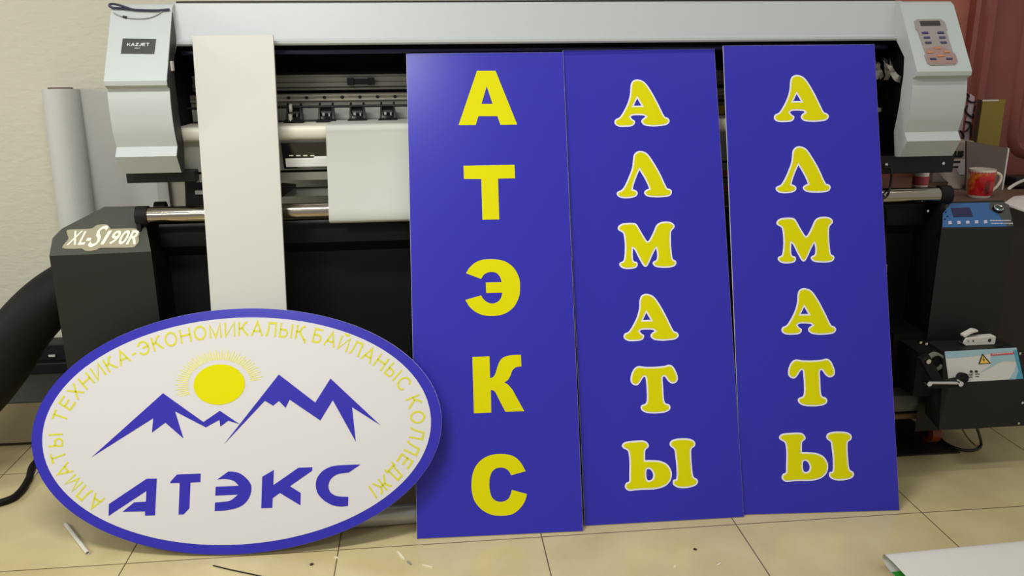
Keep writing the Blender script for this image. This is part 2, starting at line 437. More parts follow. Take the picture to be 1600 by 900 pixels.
d.sweep([(x, y, 0) for x, y in prof], (0, 0, 2.2))
d.sweep([(5.55-x, y, 0) for x, y in prof], (0, 0, 2.2))
d.box(2.235, 3.315, 3.39, 3.46, 2.1, 2.2)
d.build('door_frame', None, dob)

# ------------------------------------------------------------------ the wide format printer
X0, X1 = -.79, 1.60
pr = thing('large_format_printer', 'wide silver and black large format printer on a black stand behind the signs', 'printer', (.35, 2.9, 0))
# top cover: long silver beam with a lip
b = MB().use('silver')
b.prism([(2.78, 1.4225), (2.775, 1.428), (2.775, 1.436), (2.79, 1.442), (2.813, 1.546), (2.83, 1.549), (2.86, 1.549), (2.86, 1.4225)], -.752, 1.587)
b.use('cab'); b.prism([(2.86, 1.43), (2.86, 1.556), (3.24, 1.556), (3.24, 1.43)], -.75, 1.585)
b.build('top_cover', None, pr)
b = MB().use('navy'); b.prism([(2.826, 1.395), (2.822, 1.40), (2.824, 1.408), (2.86, 1.41), (2.86, 1.395)], -.742, 1.557); b.build('front_seal_strip', None, pr)
b = MB().use('void')                              # dark carriage bay
b.box(X0+.005, X1-.005, 3.10, 3.24, 1.05, 1.44); b.box(X0+.005, X1-.005, 2.85, 3.10, 1.41, 1.42)
b.box(X0-.005, X0+.015, 2.76, 3.15, 1.05, 1.43); b.box(X1-.0, X1+.015, 2.73, 3.15, 1.05, 1.44)
b.build('carriage_bay', None, pr)
# aluminium beam of the carriage with its grooves
b = MB().use('alu')
b.prism([(3.03, 1.328), (3.022, 1.326), (3.022, 1.321), (3.034, 1.319), (3.034, 1.302), (3.022, 1.300), (3.022, 1.287), (3.03, 1.284), (3.022, 1.282), (3.022, 1.276), (3.06, 1.270), (3.095, 1.270), (3.095, 1.335)], X0+.02, X1-.02)
b.build('carriage_beam', None, pr)
b = MB().use('dark'); zc = zr(127, 3.01, 564); xl, xr = at(543, 127, 3.01).x, at(585, 127, 3.01).x
b.box(xl, xr, 3.0, 3.022, zc-.010, zc+.008); b.box(xl, xl+.022, 2.992, 3.01, zc-.012, zc+.012); b.box(xr-.022, xr, 2.992, 3.01, zc-.012, zc+.012)
b.build('belt_clamp', None, pr)
b = MB().use('rail')
b.prism([(2.98, 1.266), (2.976, 1.263), (2.976, 1.257), (2.981, 1.254), (2.976, 1.250), (2.976, 1.244), (2.98, 1.241), (3.03, 1.241), (3.03, 1.266)], X0+.02, 1.42)
g = b.build('guide_rail', None, pr)
x = at(451, 151, 2.976).x; step = at(479, 151, 2.976).x - x; k = -8
while x+k*step < 1.38:
    xx = x+k*step; k += 1
    if xx < X0+.04 or .03 < xx < 1.28 and not (.94 > xx > .90): continue
    q = MB().use('black'); q.cyl((xx, 2.982, 1.2535), (xx, 2.974, 1.2535), .0055, 14); q.build('rail_screw', None, g)
b = MB().use('tan'); b.prism([(2.985, 1.240), (2.985, 1.224), (3.04, 1.224), (3.04, 1.240)], X0+.02, 1.42); b.build('rail_bracket', None, pr)
b = MB().use('dark'); b.cyl((X0+.02, 2.93, 1.2265), (1.42, 2.93, 1.2265), .0045, 12); b.build('pinch_lift_rod', None, pr, True)
b = MB().use('greyplate'); b.prism([(2.985, 1.222), (2.985, 1.174), (3.0, 1.165), (3.08, 1.165), (3.08, 1.222)], X0+.02, 1.42); b.build('media_back_plate', None, pr)
# pinch rollers
def pinch(px):
    cx = at(px, 176, 2.93).x
    p = MB().use('dark')
    for s in (-1, 1):
        p.sweep([(cx+s*.021-.003, 2.945, 1.238), (cx+s*.021-.003, 2.925, 1.225), (cx+s*.024-.003, 2.905, 1.185), (cx+s*.024-.003, 2.93, 1.182), (cx+s*.021-.003, 2.965, 1.215)], (.006, 0, 0))
    p.box(cx-.018, cx+.018, 2.94, 2.965, 1.196, 1.222)
    p.cyl((cx-.017, 2.928, 1.205), (cx+.017, 2.928, 1.205), .011, 14)
    o = p.build('pinch_roller', None, pr, True)
    p = MB().use('rubber')
    p.box(cx-.032, cx+.032, 2.895, 2.925, 1.174, 1.183, .002)
    for k in (-1, 0, 1): p.cyl((cx+k*.02-.008, 2.905, 1.1795), (cx+k*.02+.008, 2.905, 1.1795), .0085, 14)
    p.build('roller_wheel', None, o, True)
    p = MB().use('chrome'); p.box(cx-.012, cx-.004, 2.913, 2.92, 1.198, 1.207); p.box(cx+.008, cx+.013, 2.913, 2.92, 1.196, 1.206); p.build('spring_clip', None, o)
for px in (460, 510, 558.5, 606): pinch(px)
q = MB().use('cream'); x = at(456, 175, 2.9).x; q.cyl((x-.01, 2.925, 1.223), (x-.001, 2.925, 1.223), .014, 16); q.box(x-.012, x-.002, 2.90, 2.915, 1.18, 1.205); q.build('roller_lever', None, pr)
# platen, heater and lower front
PY = 2.75
zt, zb = zr(196, PY), zr(218, PY)
b = MB().use('cream')
arc = [(PY+.013-.013*math.sin(math.radians(a)), (zt+zb)/2 + (zt-zb)/2*math.cos(math.radians(a))) for a in range(0, 181, 15)]
b.prism([(2.985, 1.176), (2.985, 1.168), (2.80, zb)]+arc[::-1]+[(2.965, 1.176)], X0+.02, 1.42)
b.build('platen', None, pr, True)
b = MB().use('dark'); b.box(X0+.02, 1.42, 2.95, 2.985, 1.1765, 1.1785); b.build('platen_seam', None, pr)
b = MB().use('greyplate')
hz1, hz0 = zb+.002, zr(264, 2.79)
b.prism([(2.765, hz1), (2.775, hz1-.02), (2.79, hz0), (2.86, hz0), (2.86, hz1)], X0+.025, 1.42); hp = b.build('front_heater', None, pr, True)
b = MB().use('glass')
xa, xb = at(441, 240, 2.77).x, .4
hw = [(2.7655-.004, zr(222, 2.765)), (2.768-.004, zr(232, 2.77)), (2.774-.004, zr(243, 2.775)), (2.783-.004, zr(254, 2.78)), (2.790-.004, zr(262, 2.785))]
b.prism(hw+[(y+.012, z) for y, z in hw[::-1]], xa, xb); win = b.build('heater_window', None, pr, True)
b = MB().use('lampreflection')
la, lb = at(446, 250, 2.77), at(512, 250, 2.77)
b.prism([(2.770, zr(246, 2.77)), (2.7745, zr(259, 2.777)), (2.78, zr(259, 2.777)), (2.776, zr(246, 2.77))], la.x, lb.x+.1); b.prism([(2.768, zr(237, 2.77)), (2.771, zr(246, 2.772)), (2.776, zr(246, 2.772)), (2.774, zr(237, 2.77))], at(490, 241, 2.77).x, lb.x+.1); b.build('painted_reflection', None, win)  # white strips painted in as the lamp's reflection on the glossy window
b = MB().use('cream')
for k in range(4):
    for r in (239.5, 243):
        q = at(452+k*11, r, 2.771); b.box(q.x, q.x+.013, q.y-.003, q.y+.006, q.z-.002, q.z+.002)
b.build('painted_reflection_grid', None, win)  # pale grid, also part of the painted lamp reflection
b = MB().use('tan'); b.box(X0+.06, X1-.06, 2.79, 2.83, zr(280, 2.79), zr(268, 2.79)); b.build('drain_channel', None, pr)
b = MB().use('taketube'); b.box(X0+.1, X1-.1, 2.82, 2.85, zr(305, 2.82), zr(293, 2.82)); b.build('media_bar', None, pr)
b = MB().use('dark'); q = at(448, 298, 2.81)
b.sweep([(q.x-.015, 2.80, q.z+.025), (q.x-.015, 2.80, q.z-.02), (q.x+.03, 2.80, q.z+.012), (q.x+.03, 2.80, q.z+.02)], (0, .018, 0)); b.build('bar_bracket', None, pr)
b = MB().use('dark'); b.box(-.93, 1.80, 2.87, 3.22, .995, 1.048, .003); b.box(-.93, -.72, 2.75, 2.88, 1.012, 1.048, .003); b.box(1.40, 1.80, 2.75, 2.88, .985, 1.048, .003); b.build('printer_base', None, pr)
b = MB().use('dark')
b.hull([(x, y, z) for x, y, z in ((-.795, 2.86, .86), (-.70, 2.86, .86), (-.785, 2.86, .996), (-.63, 2.86, .996), (-.795, 3.05, .86), (-.70, 3.05, .86), (-.785, 3.05, .996), (-.63, 3.05, .996), (-.63, 2.86, .88), (-.63, 3.05, .88))])
b.build('stand_post', None, pr)
b = MB().use('dark'); b.box(1.36, 1.46, 2.86, 3.05, .86, .996, .004); b.build('stand_post', None, pr)
b = MB().use('labelgrey'); q = at(312, 300, 2.83); b.box(q.x-.012, q.x+.03, 2.82, 2.85, q.z-.006, q.z+.006); b.build('post_clip', None, pr)

# end covers
_face = [(2.656, 1.304), (2.650, 1.27), (2.649, 1.23), (2.654, 1.18), (2.668, 1.133)]
_face = [(p.y, p.z) for p in smooth([Vector((0, y, z)) for y, z in _face], 5)]
capP = [(2.78, 1.533), (2.635, 1.326), (2.637, 1.313)] + _face + [(2.664, 1.128), (2.646, 1.106), (2.650, 1.10), (2.680, 1.052), (2.71, 1.05), (2.732, 1.13), (2.722, 1.18), (2.716, 1.23), (2.716, 1.27), (2.712, 1.31), (2.72, 1.37), (2.80, 1.44), (2.84, 1.45), (2.84, 1.545), (2.80, 1.545)]
def cap(name, x0, x1):
    b = MB().use('cap'); b.prism(capP, x0, x1)
    return b.build(name, None, pr, True)
capL = cap('left_end_cover', -.918, -.742)
tag(capL, 'grey end cover with black name plate')
b = MB().use('coverside'); b.prism([(y+.001, z-.0005) for y, z in capP[1:-4]]+[(2.78, 1.44), (2.775, 1.52)], -.7445, -.740); b.build('cover_side_plate', None, capL)
capR = cap('right_end_cover', 1.560, 1.745)
tag(capR, 'grey end cover with keypad on its sloping top')
b = MB().use('labelgrey'); b.box(-.746, -.735, 2.685, 2.705, 1.352, 1.38); b.build('cover_latch', None, capL)
cf = Frame((-.83, 2.6925, 1.326+.0575*.207/.145), (1, 0, 0), (0, .145, .207))
P = [cf.px(*q) for q in ((192, 60.5), (244, 61.5), (241, 84.5), (189, 84))]
npb = flat('name_plate', [P], 'plate_black', capL, .0005, .002, cf)
tp = cf.px(216.5, 72.5)
strokeword('plate_text', 'KAZJET', 'lettering_grey', npb, cf, tp.x, tp.y-.0005, .0098, .0028, .17, .17, 1.12)
tp = cf.px(215.5, 76.8)
strokeword('plate_subtitle', 'PRINT', 'lettering_grey', npb, cf, tp.x, tp.y-.001, .0038, .0028, .2, .16)
# keypad on the right cover
kf = Frame((1.65, 2.6925, 1.326+.0575*.207/.145), (1, 0, 0), (0, .145, .207))
Z = lambda L: [kf.px(1415+x/9, 20+y/9) for x, y in L]
kp = flat('control_panel', [Z([(120,120),(150,98),(430,95),(490,95),(540,130),(580,245),(565,255),(655,560),(690,580),(728,690),(700,735),(410,742),(350,745),(300,710),(262,600),(275,575),(165,255),(140,240)])], 'keypad', capR, .001, .004, kf)
flat('panel_rose_area', [Z([(270,510),(500,470),(640,560),(690,600),(715,690),(690,725),(360,730),(310,700),(285,590)])], 'keypadpink', kp, .0032, .0006, kf)
flat('display', [Z([(188,128),(465,125),(482,187),(210,192)])], 'lcd', kp, .004, .002, kf)
for bx, by, mm in ((265,292,'btnblue'),(485,290,'btnblue'),(290,360,'btnblue'),(508,358,'btnblue'),(310,430,'btnblue'),(525,428,'btnblue'),(440,508,'btnorange'),(340,565,'btnorange'),(570,560,'btnorange'),(480,615,'btnorange'),(380,660,'btnblue'),(605,658,'btnblue')):
    flat('button', [Z([(bx-45,by-12),(bx+38,by-14),(bx+45,by+12),(bx-38,by+14)])], mm, kp, .004, .003, kf)
for px, py in ((1422, 118), (1431, 112)):
    pass
# screws and cables in the open right bay
b = MB().use('ribbon')
def strap(pts, wd, th=.0015):
    P = smooth([Vector(p) for p in pts], 6); rows = []
    for i, p in enumerate(P):
        t = (P[min(i+1, len(P)-1)]-P[max(i-1, 0)]).normalized(); s = Vector((0, 1, 0)).cross(t).normalized()*wd/2; n = t.cross(s).normalized()*th
        rows.append([p-s, p+s, p+s+n, p-s+n])
    b.grid(rows, True)
    return b
RY = 2.84
strap([at(1384, 92, RY+.05), at(1386, 108, RY), at(1388, 118, RY)], .018)
strap([at(1392, 92, RY+.05), at(1393, 108, RY-.02), at(1384, 125, RY)], .016)
strap([at(1398, 96, RY+.04), at(1401, 110, RY), at(1404, 118, RY)], .016)
strap([at(1395, 113, RY-.03), at(1402, 122, RY-.05), at(1413, 126, RY-.03)], .022)
strap([at(1404, 92, RY), at(1414, 102, RY), at(1423, 112, RY)], .022)
strap([at(1370, 96, RY+.05), at(1374, 110, RY), at(1378, 122, RY+.01)], .018)
strap([at(1380, 94, RY+.03), at(1390, 104, RY-.03), at(1399, 118, RY-.02)], .014)
strap([at(1408, 90, RY-.02), at(1416, 99, RY-.02), at(1424, 110, RY-.03)], .018)
strap([at(1374, 98, RY+.03), at(1371, 112, RY), at(1369, 124, RY)], .014)
b.build('ribbon_cables', None, pr)
b = MB().use('rubber')
for k in range(4): b.tube([at(1374+k*2, 128+k*3, 2.94), at(1385, 130+k*6, 2.92), at(1392+k, 138+k*3, 2.92), at(1388, 156, 2.94)], .006)
b.build('bay_hoses', None, pr, True)
b = MB().use('cream'); p0, p1 = at(1368, 172, 2.90), at(1388, 172, 2.90); b.box(p0.x-.05, p1.x, 2.9, 2.93, p0.z-.007, p0.z+.007); p0 = at(1397, 172, 2.9); p1 = at(1411, 172, 2.9); b.box(p0.x, p1.x, 2.9, 2.93, p0.z-.007, p0.z+.007); b.box(p1.x-.01, p1.x-.004, 2.91, 2.92, p0.z, p0.z+.025); b.build('wiper_rail', None, pr)
b = MB().use('btnorange'); p0, p1 = at(1399, 156, 2.93), at(1418, 151, 2.93); b.box(p0.x, p1.x, 2.93, 2.95, p0.z-.008, p0.z+.01); b.build('circuit_board', None, pr)
b = MB().use('badge'); q = at(287, 150, 3.0); b.box(q.x-.012, q.x+.012, 2.96, 2.99, q.z-.012, q.z+.012); b.build('belt_pulley', None, pr)
b = MB().use('warn'); q = at(1124, 172, 2.95); b.box(q.x-.03, q.x+.03, 2.95, 2.975, q.z-.014, q.z+.014); b.build('yellow_tab', None, pr)
def screw(name, q, r, dy=-.005, parent=None):
    b = MB().use('chrome'); b.cyl(q, Vector(q)+Vector((0, dy, 0)), r, 12); b.build(name, None, parent or pr, True)
for px, py, Y in ((1473, 255, 2.75), (1384, 257, 2.75)): screw('base_screw', at(px, py, Y), .005)

# stand: charcoal end cabinets
lf = Frame((-.98, 2.60, .827), (1, 0, 0), (0, .16, .098))
def cabinet(name, fr, pxs, zbot, front_m, top_m, back_extra):
    T = [fr.w(*fr.px(*q)) for q in pxs]
    b = MB().use(top_m)
    ys = max(t.y for t in T)
    # top sheet and walls
    n = len(T); top = [b.bm.verts.new(t) for t in T]; bot = [b.bm.verts.new((t.x, t.y, zbot)) for t in T]
    b._f(top); b.use(front_m); b._f(bot[::-1])
    for i in range(n): b._f([top[i], top[(i+1) % n], bot[(i+1) % n], bot[i]])
    return b.build(name, None, pr)
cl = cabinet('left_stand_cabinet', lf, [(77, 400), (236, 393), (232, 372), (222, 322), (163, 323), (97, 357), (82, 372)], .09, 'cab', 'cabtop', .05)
tag(cl, 'charcoal stand cabinet with bronze model badge')
S = lambda L: [lf.px(90+x/11.43, 340+y/11.43) for x, y in L]
bad = flat('model_badge', [[p for p in smooth(S([(90,550),(180,420),(200,370),(175,300),(180,235),(330,222),(600,208),(700,150),(800,132),(890,140),(935,185),(960,212),(1200,205),(1380,205),(1450,235),(1468,300),(1448,340),(1455,430),(1410,500),(1340,540),(1100,548),(780,550),(700,585),(600,605),(500,600),(440,565),(300,568)]), 3, True)]], 'badge', cl, .001, .004, lf)
for ch, x0, x1, base, hgt, sh in (('X', 165, 375, 508, 248, .3), ('L', 365, 488, 505, 240, .2), ('-', 515, 600, 432, 50, .2), ('S', 535, 800, 545, 375, .45), ('1', 770, 900, 495, 240, .2), ('9', 925, 1080, 497, 245, .25), ('0', 1080, 1235, 497, 250, .25), ('R', 1225, 1405, 497, 250, .2)):
    me = curve_mesh(None, .001, ch, 1, sh, .018 if ch != 'S' else .008)
    xs = [v.co.x for v in me.vertices]; ys = [v.co.y for v in me.vertices]
    p, q, t_ = S([(x0, base), (x1, base), (x0, base-hgt)])
    sx = (q.x-p.x)/(max(xs)-min(xs)); sy = (t_.y-p.y)/(max(ys)-min(ys))
    b = MB().use('badgeletter')
    b.add_mesh(me, lf.mx() @ Matrix.Translation((p.x, p.y, .0038)) @ Matrix.Diagonal((sx, sy, 1, 1)) @ Matrix.Translation((-min(xs), -min(ys), 0)))
    b.build('badge_letter', None, bad)
rf = Frame((1.83, 2.60, .82), (1, 0, 0), (0, .13, .085))
cr = cabinet('right_stand_cabinet', rf, [(1471, 358), (1585, 356), (1568, 312.5), (1484, 315), (1478, 330)], .09, 'cabdark', 'cabdark', .05)
tag(cr, 'dark stand cabinet with blue heater control panel on top')
K = lambda L: [rf.px(1465+x/11.85, 300+y/11.85) for x, y in L]
ov = flat('heater_control_panel', [K([(85,660),(95,400),(235,215),(1215,195),(1310,240),(1400,620),(1395,640)])], 'bluepanel', cr, .0008, .0012, rf)
flat('dark_border', [K([(960,200),(1215,195),(1310,240),(1400,620),(1395,640),(1290,640),(1100,400),(960,330)])], 'cabtop', ov, .0016, .0006, rf)
flat('heater_screen', [K([(240,305),(590,295),(655,462),(290,472)])], 'screen', ov, .002, .001, rf)
for bx, by in ((220,585),(385,583),(548,578),(712,572),(878,570)):
    flat('panel_button', [K([(bx-32,by-28),(bx+25,by-32),(bx+36,by+20),(bx-24,by+28)])], 'btnwhite', ov, .003, .003, rf)
for bx, by in ((145,385),(178,460),(130,510)):
    flat('indicator_light', [K([(bx+14*math.cos(t), by+14*math.sin(t)) for t in [k*math.pi/5 for k in range(10)]])], 'black', ov, .0024, .002, rf)
for yy, x0, x1 in ((538, 965, 1335), (590, 980, 1370)):
    b = MB().use('btnwhite'); xx = x0; rr = random.Random(3)
    while xx < x1:
        wd = rr.uniform(14, 26); q = K([(xx, yy-11), (xx+wd, yy-12), (xx+wd, yy+9), (xx, yy+10)])
        b.sweep([rf.w(p.x, p.y, .0016) for p in q], rf.n*.0006); xx += wd+8
    b.build('panel_caption', None, ov)
kc = K([(1100, 335)])[0]; c0 = rf.w(kc.x, kc.y, 0)
b = MB().use('rubber'); b.cyl(c0, c0+rf.n*.009, .017, 24); kb = b.build('start_knob', None, ov, True)
b = MB().use('chrome')
b.grid([[c0 + (rf.rx*math.cos(t)+rf.up*math.sin(t))*r + rf.n*h for t in [2*math.pi*k/28 for k in range(28)]] for r, h in ((.0155, .008), (.0155, .013), (.0125, .014), (.011, .012))], True); b.build('knob_ring', None, kb, True)
b = MB().use('knobgreen'); b.cyl(c0+rf.n*.008, c0+rf.n*.0125, .0115, 24); b.build('knob_face', None, kb, True)
# front panel of the stand and steel media roller
RYC, RZ, RR = 2.702, .9165, .0275
b = MB().use('stand')
b.prism([(2.80, .885), (2.785, .88), (2.775, .865), (2.775, .80), (2.80, .78), (2.82, .76), (2.83, .16), (2.88, .16), (2.88, .885)], -.97, 1.80)
b.build('stand_front_panel', None, pr, True)
b = MB().use('steel'); xa, xb = at(231, 334, RYC).x, at(1466, 308, RYC).x
b.cyl((xa, RYC, RZ), (xb, RYC, RZ), RR, 40); b.build('media_roller', None, pr, True)
b = MB().use('rubber')
b.cyl((xa-.032, RYC, RZ), (xa+.003, RYC, RZ), RR+.004, 28); b.sweep([(xa-.03, 2.68, RZ), (xa-.03, 2.665, .80), (xa+.005, 2.66, .78), (xa+.005, 2.665, .20), (xa-.0, 2.82, .20), (xa-.0, 2.82, RZ)], (.012, 0, 0))
b.build('roller_bracket', None, pr, True)
b = MB().use('rubber')
b.cyl((xb-.003, RYC, RZ), (xb+.036, RYC, RZ), RR+.005, 28); b.sweep([(xb+.0, 2.68, RZ), (xb-.0, 2.675, .80), (xb-.0, 2.665, .20), (xb-.0, 2.82, .20), (xb-.0, 2.82, RZ)], (.014, 0, 0))
b.build('roller_bracket', None, pr, True)
b = MB().use('rubber'); q = at(253, 323, 2.85); b.cyl((q.x-.012, 2.82, q.z), (q.x+.022, 2.82, q.z), .022, 20); b.build('roller_knob', None, pr, True)
for px, py, Y in ((236, 398.5, 2.662), (1448, 329, 2.675), (1461, 364, 2.672)): screw('bracket_screw', at(px, py, Y), .004, -.008)

# take-up unit on the right
TZ = .44
tA, tB, tC, tD = onz(1475, 550, TZ), onz(1588, 543, TZ), onz(1562, 530, TZ), onz(1447, 533, TZ)
yf = tA.y
l0, l1 = at(1483, 599, yf-.025), at(1600, 592, yf-.025)
g0 = Vector((l0.x-.012, yf-.025, .172)); g1 = Vector((l1.x+.03, yf-.025, .172))
b = MB().use('cabdark')
b.hull([tA, tB, tC, tD, l0, Vector((l1.x+.02, l1.y, l0.z)), g0, g1, Vector((tC.x+.04, tC.y, .172)), Vector((g0.x+.03, tD.y, .172))])
tk = b.build('take_up_motor_box', None, pr); tag(tk, 'black take-up motor box with teal warning label')
tf = Frame((tA+tB)/2, tB-tA, tA-l0)
tf = Frame(tA, Vector((1, 0, 0)), tA-l0)
T = lambda L: [tf.px(1490+x/8.18, 510+y/8.18) for x, y in L]
lab = flat('label_sticker', [T([(-115,322),(800,270),(885,668),(-60,722)])], 'labelgrey', tk, .0006, .001, tf)
flat('teal_band', [T([(-115,322),(800,270),(812,320),(640,360),(480,345),(300,375),(100,395),(-100,408)])], 'tealmid', lab, .0014, .0005, tf)
flat('teal_swoosh', [T([(470,345),(640,330),(812,320),(885,668),(700,680),(780,560),(800,450),(640,440),(560,470),(440,540),(330,590),(470,500)])], 'tealmid', lab, .0015, .0005, tf)
flat('teal_corner', [T([(760,300),(806,300),(885,668),(790,672),(825,560),(790,440)])], 'teal', lab, .0020, .0005, tf)
wt = flat('warning_triangle', [T([(362,345),(470,472),(310,482)])], 'black', lab, .0026, .0006, tf)
flat('triangle_fill', [T([(364,372),(446,466),(330,472)])], 'warn', wt, .0032, .0006, tf)
flat('bolt_symbol', [T([(372,385),(362,430),(378,428),(376,458),(388,418),(374,420)])], 'black', wt, .0038, .0006, tf)
flat('red_caption', [T([(465,345),(765,322),(768,352),(470,376)])], 'red', lab, .0026, .0006, tf)
b = MB().use('labelgrey')
for r in range(1):
    xx = 490; rr = random.Random(5)
    while xx < 745:
        wd = rr.uniform(10, 22); y0 = 350-(xx-470)*.08
        b.sweep([tf.w(p.x, p.y, .003) for p in T([(xx,y0-4),(xx+wd,y0-5),(xx+wd,y0+7),(xx,y0+8)])], tf.n*.0006); xx += wd+8
b.build('caption_letters', None, lab)
for bx in (217, 281):
    c = T([(bx, 575)])[0]; b = MB().use('black'); b.cyl(tf.w(c.x, c.y, .001), tf.w(c.x, c.y, .006), .004, 14); b.build('toggle_light', None, lab, True)
b = MB().use('black')
for x0, y0, x1 in ((185, 612, 245), (270, 610, 330), (190, 632, 240), (190, 655, 240), (275, 640, 320)):
    b.sweep([tf.w(p.x, p.y, .0016) for p in T([(x0,y0-3),(x1,y0-5),(x1,y0+3),(x0,y0+5)])], tf.n*.0005)
b.build('toggle_captions', None, lab)
c = T([(85, 650)])[0]; b = MB().use('rubber'); b.cyl(tf.w(c.x, c.y, .0), tf.w(c.x, c.y, .02), .017, 20); b.tube([tf.w(c.x, c.y, .018), tf.w(c.x-.03, c.y-.002, .022), tf.w(c.x-.06, c.y-.008, .015)], .007); b.build('selector_switch', None, tk, True)
for px, py, Y in ((1591.5, 551, yf+.004), (1599, 588, yf-.014), (1595.5, 628, yf-.022), (1589.5, 660, yf-.022)): screw('case_screw', at(px, py, Y), .0045, -.008, tk)
# crank arm, clutch ring and clamp rod
ca = at(1448, 563, yf-.03); cb = at(1466, 596, yf-.05)
b = MB().use('rubber'); ax = (cb-ca).normalized(); sd = Vector((ax.z, 0, -ax.x))*.016
b.hull([ca+sd-ax*.012, ca-sd-ax*.012, cb+sd, cb-sd, ca+sd-ax*.012+Vector((0, .02, 0)), ca-sd-ax*.012+Vector((0, .02, 0)), cb+sd+Vector((0, .02, 0)), cb-sd+Vector((0, .02, 0))])
crank = b.build('crank_arm', None, pr)
b = MB().use('chrome'); q = ca+Vector((0, 0, 0)); b.cyl(q+Vector((0, .01, 0)), q+Vector((0, -.012, 0)), .008, 16); b.build('crank_pin', None, crank, True)
q = at(1458, 563, yf+.02); b = MB().use('taketube'); b.grid([[q+Vector((r*math.cos(t), yy, r*math.sin(t))) for t in [2*math.pi*k/28 for k in range(28)]] for r, yy in ((.030, 0), (.030, -.02), (.024, -.02), (.024, 0))], True, True); b.use('rubber'); b.cyl(q, q+Vector((0, -.01, 0)), .022, 20); b.build('clutch_ring', None, pr, True)
pa, pb = at(1453, 598, yf-.075), at(1497, 598.5, yf-.075)
b = MB().use('rubber'); b.box(pa.x-.005, pb.x+.005, yf-.072, yf-.045, pa.z-.022, pa.z-.002)
clamp = b.build('tension_clamp', None, pr)
b = MB().use('chrome'); b.cyl(pa, pb, .0048, 12); b.build('clamp_rod', None, clamp, True)
for q in (pa-Vector((.006, 0, 0)), pb+Vector((.004, 0, 0))): screw('clamp_bolt', q+Vector((0, .01, 0)), .0085, -.02, clamp)
b = MB().use('rubber'); b.box(1.60, tA.x+.02, 2.50, 2.62, .27, .43); b.build('take_up_bracket', None, pr)
b = MB().use('rubber'); b.box(1.58, 1.70, 2.62, 2.80, .27, .45); b.build('leg_bracket', None, pr)
for px, py in ((1435, 533), (1444, 535), (1454, 548), (1465, 547.5), (1469.5, 556), (1466, 577)): screw('bracket_bolt', at(px, py, 2.51), .0045, -.015)
b = MB().use('taketube'); p0 = at(1395, 626, 2.66); b.cyl((-.5, 2.66, p0.z), (1.72, 2.66, p0.z), .042, 8); b.build('take_up_tube', None, pr)
b = MB().use('dark'); b.box(1.585, 1.80, 2.70, 2.80, .098, .16); b.build('stand_foot', None, pr)
def caster(px, py, Y):
    q = at(px, py, Y)
    b = MB().use('orange'); b.cyl((q.x-.016, Y, .0465), (q.x+.016, Y, .0465), .040, 28); o = b.build('caster_wheel', None, pr, True)
    b = MB().use('dark'); b.cyl((q.x-.020, Y, .0465), (q.x+.020, Y, .0465), .012, 14); b.box(q.x-.024, q.x-.019, Y-.015, Y+.015, .03, .09); b.box(q.x+.019, q.x+.024, Y-.015, Y+.015, .03, .09); b.box(q.x-.03, q.x+.03, Y-.03, Y+.03, .089, .099); b.build('caster_fork', None, o)
caster(1454, 679, 2.68)

# thin cables lying on the left cover
b = MB().use('cable_blue')
y0 = 2.775
CP = lambda x, y, h=.006: cf.w(*cf.px(x, y)[:2], h)
b.tube([CP(266, 16.5), CP(250, 18), CP(230, 18), CP(210, 17), CP(197, 14, .010), CP(184, 11, .012), CP(175, 10.5, .012), CP(173, 13, .010), CP(180, 14.5, .006), CP(192, 15, .006), CP(205, 16.5, .006)], .0034)
tag(b.build('data_cable', None, None, True), 'dark blue cable looped along the top of the left printer cover', 'cable')
b = MB().use('cable_grey')
b.tube([cf.w(*cf.px(178, 20)[:2], .003), cf.w(*cf.px(184, 24)[:2], .003), cf.w(*cf.px(196, 28)[:2], .003), cf.w(*cf.px(214, 30)[:2], .003), cf.w(*cf.px(232, 29)[:2], .003), cf.w(*cf.px(246, 24)[:2], .003), cf.w(*cf.px(255, 18)[:2], .004)], .0016)
gw = tag(b.build('thin_wire', None, None, True), 'thin grey wire drooping over the left printer cover below the blue cable', 'wire')
b = MB().use('cab'); b.cyl(cf.w(*cf.px(193, 27)[:2], .003), cf.w(*cf.px(199, 28.3)[:2], .003), .0035, 12); b.build('wire_connector', None, gw, True)

# media sheet draped over the platen
b = MB().use('paper')
prof = [(2.965, 1.1795), (2.90, 1.181), (2.80, zt+.001), (2.77, zt+.003), (2.752, zt+.0), (2.7445, zt-.012), (2.742, zt-.03), (2.728, 1.08), (2.705, 1.01), (2.682, .95), (2.668, .915), (2.665, .895), (2.669, .886), (2.678, .882), (2.69, .882)]
xe = .45
left = [at(524, 188, 2.965).x, at(519, 191, 2.90).x, at(511, 194.5, 2.80).x] + [at(509, 200, 2.75).x]*4
left += [at(509+5*(1.16-z)/(1.16-.89), 0, 2.7).x*0 + (at(508.5, 200, 2.75).x*(1-(1.16-z)/.27) + at(514, 342, 2.665).x*(1.16-z)/.27) for y, z in prof[7:]]
rows = []
P2 = smooth([Vector((l, y, z)) for l, (y, z) in zip(left, prof)], 5)
n = len(P2)
for i, p in enumerate(P2):
    t = P2[min(i+1, n-1)]-P2[max(i-1, 0)]; nn = Vector((0, t.z, -t.y)).normalized()*.0012
    rows.append([Vector((p.x, p.y, p.z)), Vector((xe, p.y, p.z)), Vector((xe, p.y, p.z))-nn, Vector((p.x, p.y, p.z))-nn])
b.grid(rows, True)
tag(b.build('media_sheet', None, None, True), 'white blank media sheet hanging out of the printer over the steel roller', 'sheet')

